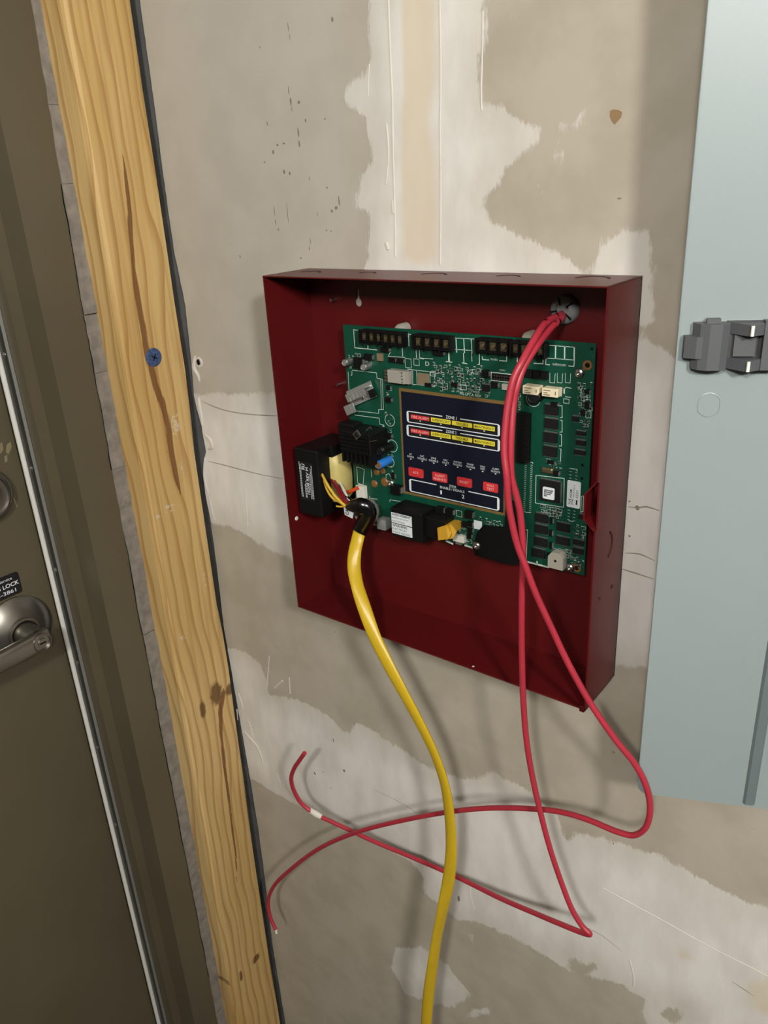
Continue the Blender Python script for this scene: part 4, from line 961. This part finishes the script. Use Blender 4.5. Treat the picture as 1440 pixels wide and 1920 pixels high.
for zi, dv in ((1, 0), (2, 162)):
    x0, x1, zt, zb = bracket(207, 1232, 310+dv, 432+dv, 452+dv, 578+dv, 595, 797)
    fill(dk, x0+.002, x1-.002, zb+.001, zt-.001, yk+.00006)
    p = k6(696, 378+dv); w_, h_ = size_at(p, 120/6, 34/6); put_text(wt_, 'ZONE %d' % zi, (p.x, yk-.0001, zt), (1, 0, 0), (0, 0, 1), w_, h_, .01)
    for s, ua, ub, vm, mb in (('FIRE ALARM', 242, 452, 378, rm), ('SUPERVISORY', 469, 690, 411, ym), ('TROUBLE', 705, 932, 445, ym), ('MAINTENANCE', 949, 1188, 489, ym)):
        a = k6(ua, vm+dv); b = k6(ub, vm+dv); zc = (zt+zb)/2+.0006; hz = (zt-zb)*.20
        fill(mb, a.x, b.x, zc-hz, zc+hz, yk-.0001)
        put_text(pk if mb is rm else dkt, s, ((a.x+b.x)/2, yk-.0002, zc), (1, 0, 0), (0, 0, 1), (b.x-a.x)*(.62 if s == 'TROUBLE' else .9), hz*1.15, .01)
        fill(white, (a.x+b.x)/2-.0009, (a.x+b.x)/2+.0009, zc-hz-.0016, zc-hz-.0007, yk, .0003)
for (u, v, s1, s2) in ((240,805,'AC','POWER'),(370,828,'NAC','DISABLE'),(498,851,'ZONE','DISABLE'),(634,873,'NAC','FAULT'),(768,897,'SYSTEM','TROUBLE'),(912,921,'POWER','TROUBLE'),(1050,945,'WALK','TEST'),(1195,972,'ALARM','SILENCE')):
    p = k6(u, v); hz = size_at(p, 1, 21/6)[1]; cw = size_at(p, 14.5/6, 1)[0]
    put_text(wt_, s1, (p.x, yk-.0001, p.z+hz*.78), (1, 0, 0), (0, 0, 1), cw*len(s1), hz, 0); put_text(wt_, s2, (p.x, yk-.0001, p.z-hz*.62), (1, 0, 0), (0, 0, 1), cw*len(s2), hz, 0)
    fill(white, p.x-.0009, p.x+.0009, p.z-hz*2.1, p.z-hz*1.6, yk, .0002)
for (u, v, L) in ((301,996,('ACK',)),(569,1049,('ALARM','SILENCE')),(846,1104,('RESET',)),(1140,1161,('WALK','TEST'))):
    p = k6(u, v); w_, h_ = size_at(p, 168/6, 100/6)
    vs, fs = outline2d([rrect(0, 0, w_, h_, .0015)], .0004)
    b = link('button', MB().add([(p.x+v_.x, yk-.0001+v_.z, p.z+v_.y) for v_ in vs], fs), M['red_print'], kp); b['label'] = 'red %s button' % ' '.join(L).lower()
    for i, s in enumerate(L):
        put_text(pk, s, (p.x, yk-.0005, p.z + (0 if len(L) == 1 else (h_*.2 if i == 0 else -h_*.2))), (1, 0, 0), (0, 0, 1), w_*min(.12*len(s)+.03, .84), h_*.28, .01)
x0, x1, zt, zb = bracket(236, 1226, 1080, 1212, 1270, 1412, 530, 890)
p = k6(712, 1135); w_, h_ = size_at(p, 80/6, 27/6); put_text(wt_, 'ZONE', (p.x, yk-.0001, zt+h_*.75), (1, 0, 0), (0, 0, 1), w_, h_, .005)
p = k6(707, 1168); w_, h_ = size_at(p, 275/6, 27/6); put_text(wt_, 'ENABLE / DISABLE', (p.x, yk-.0001, zt-h_*.55), (1, 0, 0), (0, 0, 1), w_, h_, .005)
for s, u, v, w in (('1', 583, 1218, 18), ('2', 830, 1266, 28)):
    p = k6(u, v); w_, h_ = size_at(p, w/6, 44/6); put_text(wt_, s, (p.x, yk-.0001, p.z), (1, 0, 0), (0, 0, 1), w_, h_, .02)

# ------------------------------------------------------------------ transformer at the left of the cabinet
tx0, tx1, tz0, tz1, ty = .0135, .0470, Z0+.1215, Z0+.1985, -.0615
tr = thing('transformer', 'black transformer with yellow taped coil at the left of the cabinet', 'transformer', ((tx0+tx1)/2, -TK, tz0))
link('core', MB().box((tx0, ty, tz0), (tx1, ty+.020, tz1), .0018).box((tx0+.002, ty+.019, tz1-.012), (tx1+.004, -TK, tz1), .0008).box((tx0+.002, ty+.019, tz0), (tx1-.002, -TK, tz0+.010), .0008), M['black'], tr)
cm = MB(); secn = 20; rows_ = []
for z, k in ((tz0+.012, .82), (tz0+.016, .96), (tz0+.035, 1.0), (tz0+.055, 1.0), (tz0+.062, .94), (tz0+.066, .8)):
    for i in range(secn):
        a = 2*math.pi*i/secn; ca, sa = math.cos(a), math.sin(a)
        rows_.append(((tx0+tx1)/2+.006 + .0205*k*math.copysign(abs(ca)**.55, ca), -.027 + .0165*k*math.copysign(abs(sa)**.55, sa), z + .0008*math.sin(3*a)))
cm.add(rows_, [(j*secn+i, j*secn+(i+1) % secn, (j+1)*secn+(i+1) % secn, (j+1)*secn+i) for j in range(5) for i in range(secn)], True)
cm.add(rows_[:secn], [tuple(range(secn))]); cm.add(rows_[-secn:], [tuple(range(secn))])
co = link('coil', cm, M['coil'], tr); co['label'] = 'coil wrapped in pale yellow tape'
lb = link('label', MB().box((tx0+.0055, ty-.0003, tz0+.018), (tx0+.0250, ty, tz0+.062)), M['black_print'], tr)
m = MB(); yl_ = ty-.0005; zc = tz0+.040
put_text(m, '18208 REV M', (tx0+.0172, yl_, zc+.001), UZ, VX, .031, .0040, .01); put_text(m, 'RU', (tx0+.0118, yl_, zc+.0165), UZ, VX, .0065, .0050, .02)
for dx, L in ((.0065, .040), (.0080, .036), (.0125, .016), (.0140, .020), (.0205, .028), (.0222, .034), (.0238, .038)):
    z = zc-.019
    while z < zc-.019+L: l = random.uniform(.0012, .0034); m.box((tx0+dx-.0003, yl_, z), (tx0+dx+.0003, yl_+.0001, z+l)); z += l+.0006
link('print', m, M['white_print'], lb)
def P(*pts): return [at(a, c, y=y) for a, c, y in pts]
for nm, col_, pts, r in (('lead', 'lead_yellow', P((603,888,-.055),(612,905,-.062),(625,926,-.064),(640,942,-.063),(652,952,-.060)), .0014), ('lead', 'lead_yellow', P((606,893,-.052),(612,915,-.058),(622,932,-.060),(636,941,-.059),(650,951,-.058)), .0013),
                         ('lead', 'maroon', P((621,900,-.045),(633,918,-.055),(643,936,-.060),(656,948,-.060)), .0017), ('lead', 'maroon', P((627,902,-.043),(638,920,-.053),(650,940,-.058),(662,949,-.058)), .0015),
                         ('lead', 'white_plastic', P((638,905,-.038),(645,920,-.048),(655,937,-.055),(668,948,-.056)), .0014), ('lead', 'gloss_black', P((632,908,-.040),(642,925,-.050),(660,938,-.055),(676,948,-.055)), .0016),
                         ('lead', 'orange', P((648,922,-.028),(656,922,-.030),(664,918,-.029),(672,914,-.027)), .0020), ('lead', 'orange', P((658,852,-.036),(663,848,-.038),(667,851,-.036)), .0022), ('lead', 'lead_yellow', P((631,949,-.060),(640,950,-.060),(650,948,-.060)), .0010)):
    link(nm, MB().sweep(pts, r, n=8, per=4), M[col_], tr)

# ------------------------------------------------------------------ yellow supply cable
yc = thing('yellow_cable', 'flat yellow sheathed cable hanging out of the cabinet to the floor', 'cable', (0.17, -.08, 0))
yp = [(675,993,-.047),(670,1012,-.052),(665,1035,-.060),(664,1065,-.068),(670,1098,-.076),(683,1140,-.084),(701,1190,-.090),(726,1242,-.094),(757,1300,-.094),(788,1358,-.090),(815,1415,-.085),(834,1472,-.081),(843,1530,-.079),(846,1590,-.079),(841,1650,-.079),(829,1710,-.080),(819,1760,-.080),(811,1810,-.080),(803,1870,-.080),(799,1925,-.080)]
tw = [.2,.3,.5,.9,1.2,.8,.4,.2,.0,-.1,-.2,-.2,-.1,.0,.3,.9,1.1,.8,.4,.2]
pts = P(*yp); e = pts[-1]
pts += [e + Vector((-.004, 0, -.12)), e + Vector((-.002, -.005, -.28)), Vector((e.x+.005, e.y-.03, .08)), Vector((e.x+.03, e.y-.09, .012)), Vector((e.x+.12, e.y-.22, .008)), Vector((e.x+.35, e.y-.34, .008))]
tw += [0, 0, 0, .8, 1.4, 1.5]
link('sheath', MB().sweep(pts, [(.0072, .0032, t) for t in tw], n=16, per=7), M['cable_yellow'], yc)
tp = P((653,949,-.058),(664,949,-.060),(676,949,-.059),(688,954,-.055),(690,966,-.051),(684,979,-.048),(678,990,-.047),(674,998,-.049))
link('tape_wrap', MB().sweep(tp, [(.0042, .004, 0), (.0075, .006, 0), (.0095, .0075, 0), (.0100, .008, 0), (.0098, .008, 0), (.0094, .0080, .1), (.0090, .0078, .2), (.0084, .0070, .2)], n=18, per=5), M['gloss_black'], yc)['label'] = 'glossy black tape wrapped around the cable end'
tg = at(655, 960, y=-.058); w_, h_ = size_at(tg, 21, 17)
ct = link('paper_tag', MB().prism([(tg.x-w_/2, tg.y, tg.z+h_*.5), (tg.x-w_*.45, tg.y, tg.z-h_*.45), (tg.x+w_*.35, tg.y-.002, tg.z-h_*.55), (tg.x+w_/2, tg.y-.002, tg.z+h_*.2)], (0, .0003, 0)), M['white_print'], yc)
m = MB(); put_text(m, 'CA', (tg.x-w_*.12, tg.y-.0015, tg.z+h_*.02), (0, 0, 1), (-1, 0, 0), h_*.62, w_*.28, .02); link('lettering', m, M['black_print'], ct)
cc = at(688, 958, y=-.040)
link('cable_clamp', MB().ring(cc, (0.35, -1, .2), .0125, .0140, .004, 30).box((cc.x+.004, -.030, cc.z-.024), (cc.x+.016, -TK, cc.z-.012), .001), M['grey_plastic'], yc)

# ------------------------------------------------------------------ two red alarm cables
ra = thing('red_cable', 'red cable looping out to the right edge then left to the stud', 'cable', at(1187, 1566, y=-.07), 'red cables from the cabinet')
A_ = [(1054,588,-.004),(1040,595,-.030),(1021,607,-.055),(1000,639,-.080),(977,681,-.098),(963,710,-.104),(953,755,-.108),(947,804,-.112),(945.5,850,-.115),(950,892,-.117),(953,940,-.116),(961,985,-.114),(970,1022,-.112),(985,1061,-.110),(1003,1109,-.106),(1033,1175,-.100),(1066,1245,-.094),(1108,1320,-.088),(1155,1388,-.081),(1190,1432,-.075),(1211,1473,-.071),(1219,1515,-.070),(1210,1552,-.070),(1188,1566,-.070),(1162,1561,-.070),(1100,1536,-.066),(1050,1522,-.062),(990,1516,-.058),(920,1515,-.054),(850,1521,-.050),(760,1537,-.050),(670,1560,-.052),(600,1590,-.052),(545,1630,-.052),(513,1662,-.052),(503,1690,-.052),(507,1720,-.054),(517,1743,-.056)]
link('jacket', MB().sweep(P(*A_), .0029, n=14, per=6), M['cable_red'], ra)
e = at(517, 1743, y=-.056); link('bare_tip', MB().sweep([e, e + Vector((.002, -.001, -.006))], .0016, n=8, per=2), M['tape_white'], ra)
rb_ = thing('red_cable', 'red cable bending sharply near the bottom with a scrap of white tape', 'cable', at(1106, 1752, y=-.07), 'red cables from the cabinet')
B_ = [(1058,592,-.004),(1046,602,-.028),(1029,619,-.050),(1008,646,-.075),(1000,658,-.082),(980.5,691,-.094),(969,726,-.100),(963,755,-.102),(959,804,-.106),(957.5,850,-.108),(959,894,-.108),(967,925,-.106),(974,955,-.104),(979,1000,-.102),(980.5,1048,-.100),(978.5,1109,-.098),(978,1180,-.096),(979,1250,-.094),(981.5,1320,-.090),(988,1395,-.086),(1000,1465,-.082),(1015,1530,-.079),(1031,1590,-.076),(1051,1650,-.074),(1074,1708,-.072),(1093,1738,-.071),(1106,1751,-.071),(1096,1750,-.068),(1050,1732,-.060),(1000,1711,-.048),(940,1685,-.036),(850,1641,-.022),(760,1602,-.024),(700,1577,-.030),(655,1556,-.036),(620,1540,-.042),(590,1525,-.048),(566,1507,-.054),(551,1482,-.060),(546,1460,-.064),(552,1440,-.068),(562,1425,-.070),(571,1412,-.071)]
link('jacket', MB().sweep(P(*B_), .0029, n=14, per=6), M['cable_red'], rb_)
wt = P((581,1519,-.0490),(592,1526,-.0478),(603,1532,-.0460))
link('tape_scrap', MB().sweep(wt, [(.0042, .0038, 0), (.0050, .0042, .2), (.0038, .0036, 0)], n=10, per=3), M['tape_white'], rb_)['label'] = 'scrap of white tape on the cable'

# ------------------------------------------------------------------ grey panel door standing open at the right
d_ = .065; ex = .4124; ang = math.radians(23.5); U = Vector((math.cos(ang), math.sin(ang), 0)); Nn = Vector((math.sin(ang), -math.cos(ang), 0))
pz0 = Z0-.0705; pz1 = Z0+.80; wd = (d_-.012)/math.sin(ang); O = Vector((ex, -d_, 0))
ep = thing('electrical_panel', 'flush grey electrical panel whose blue grey door stands open at right', 'electrical panel', (O + U*wd + Vector((.15, 0, pz0))))
def onp(a, c, off=0.0):
    """point of the door's inner face at a photo pixel, pushed off the face by off"""
    d = CF + CR*((a-720)/FPX) + CU*((960-c)/FPX); t = (O + Nn*off - CAM).dot(Nn)/d.dot(Nn); p = CAM + d*t
    return (p-O).dot(U), p.z
def dpt(u, z, off=0.0): return O + U*u + Nn*off + Vector((0, 0, z))
lo = []
for k in range(7):
    a = math.radians(180+90*k/6); lo.append((.010+.010*math.cos(a), pz0+.010+.010*math.sin(a)))
lo += [(wd, pz0), (wd, pz1)]
for k in range(7):
    a = math.radians(90+90*k/6); lo.append((.010+.010*math.cos(a), pz1-.010+.010*math.sin(a)))
dr = link('door', MB().prism([dpt(u, z, -.0018) for u, z in lo], Nn*.0018), M['panel_grey'], ep); dr['label'] = 'blue grey steel door seen from inside'
link('rolled_edge', MB().cyl(dpt(.0006, pz0+.012, -.0009), dpt(.0006, pz1-.012, -.0009), .0011, n=10), M['panel_grey'], dr)
u1, _ = onp(1402, 1500); link('stiffener', MB().add([dpt(u, z, o_) for z in (pz0+.004, pz1-.004) for u, o_ in ((u1-.004, .0), (u1-.002, .0022), (u1+.004, .0022), (u1+.006, .0))], [(0, 1, 5, 4), (1, 2, 6, 5), (2, 3, 7, 6)]), M['panel_dark'], dr)
# slide latch
u0, z0 = onp(1302, 690); u2, z2 = onp(1440, 600)
la, lb_ = onp(1330, 645), onp(1400, 645)
zt_, zb_ = onp(1330, 603)[1], onp(1330, 688)[1]
lt = link('latch', MB().prism([dpt(u, zb_, o_) for u, o_ in ((la[0]-.012, .0), (la[0]-.012, .005), (la[0]-.008, .010), (la[0]-.002, .0125), (la[0]+.006, .0125), (la[0]+.011, .009), (la[0]+.012, .0))], (0, 0, zt_-zb_)), M['latch'], dr); lt['label'] = 'dark grey plastic slide latch'
hm = (zt_-zb_)
link('thumb_tab', MB().prism([dpt(u, zb_+hm*.25, o_) for u, o_ in ((la[0]-.018, .002), (la[0]-.0175, .007), (la[0]-.010, .0112), (la[0]-.006, .0118), (la[0]-.006, .002))], (0, 0, hm*.48)), M['latch'], dr)
link('latch_ear', MB().prism([dpt(u, zt_, o_) for u, o_ in ((la[0]-.004, .002), (la[0]-.004, .008), (la[0]+.005, .008), (la[0]+.005, .002))], (0, 0, .003)), M['latch'], dr)
link('latch_channel', MB().box((0, 0, 0), (0, 0, 0)).prism([dpt(u, zb_+hm*.02, o_) for u, o_ in ((la[0]+.010, 0), (la[0]+.010, .004), (la[0]+.048, .004), (la[0]+.048, 0))], (0, 0, hm*1.0)), mat('latch_dark', (58, 58, 60), .55), dr)
link('latch_slider', MB().prism([dpt(u, zb_+hm*.28, o_) for u, o_ in ((la[0]+.015, .004), (la[0]+.015, .007), (la[0]+.029, .007), (la[0]+.029, .004))], (0, 0, hm*.46)), M['latch'], dr)
link('latch_rail', MB().prism([dpt(u, zb_, o_) for u, o_ in ((la[0]+.033, .002), (la[0]+.033, .011), (la[0]+.044, .011), (la[0]+.044, .002))], (0, 0, hm*1.05)), M['latch'], dr)
for f in (.0, .76):
    w1 = link('wedge', MB().prism([dpt(u, zb_+hm*f, o_) for u, o_ in ((la[0]+.012, .004), (la[0]+.024, .017), (la[0]+.033, .010), (la[0]+.033, .004))], (0, 0, hm*.24)), M['latch'], dr)
    e0 = dpt(la[0]+.0242, zb_+hm*(f+.01), .0168); link('pale_edge', MB().cyl(e0, e0+Vector((0, 0, hm*.22)), .0012, n=10), M['latch_edge'], dr)  # near-white bead along the edge of each wedge
# stamped rounded oblong below the latch
uo, zo = onp(1329, 759); ro = .0085
lp_ = [(uo + max(-.0078, min(.0078, ro*1.0*math.cos(a))), zo + ro*1.08*math.sin(a)) for a in np.linspace(0, 2*math.pi, 40, endpoint=False)]
sv_ = MB(); n = len(lp_)
sv_.add([dpt(u, z, .0003) for u, z in lp_] + [dpt(uo+(u-uo)*.94, zo+(z-zo)*.94, .0005) for u, z in lp_] + [dpt(uo+(u-uo)*.9, zo+(z-zo)*.9, .0000) for u, z in lp_], [(j*n+i, j*n+(i+1) % n, (j+1)*n+(i+1) % n, (j+1)*n+i) for j in range(2) for i in range(n)], True)
link('stamped_oblong', sv_, M['panel_grey'], dr)
# trim and dead front of the panel, right of the picture
hx = (O+U*wd).x
link('trim_plate', MB().box((hx+.002, -.012, pz0), (hx+.06, 0, pz1+.1)).box((hx+.30, -.012, pz0), (hx+.36, 0, pz1+.1)).box((hx+.06, -.012, pz0), (hx+.30, 0, pz0+.06)).box((hx+.06, -.012, pz1), (hx+.30, 0, pz1+.1)), M['panel_grey'], ep)
link('dead_front', MB().box((hx+.06, -.006, pz0+.06), (hx+.30, 0, pz1)), M['panel_dark'], ep)
link('hinge', MB().cyl((hx+.001, -.012, pz0+.02), (hx+.001, -.012, pz1-.02), .004, n=12), M['tin'], ep)
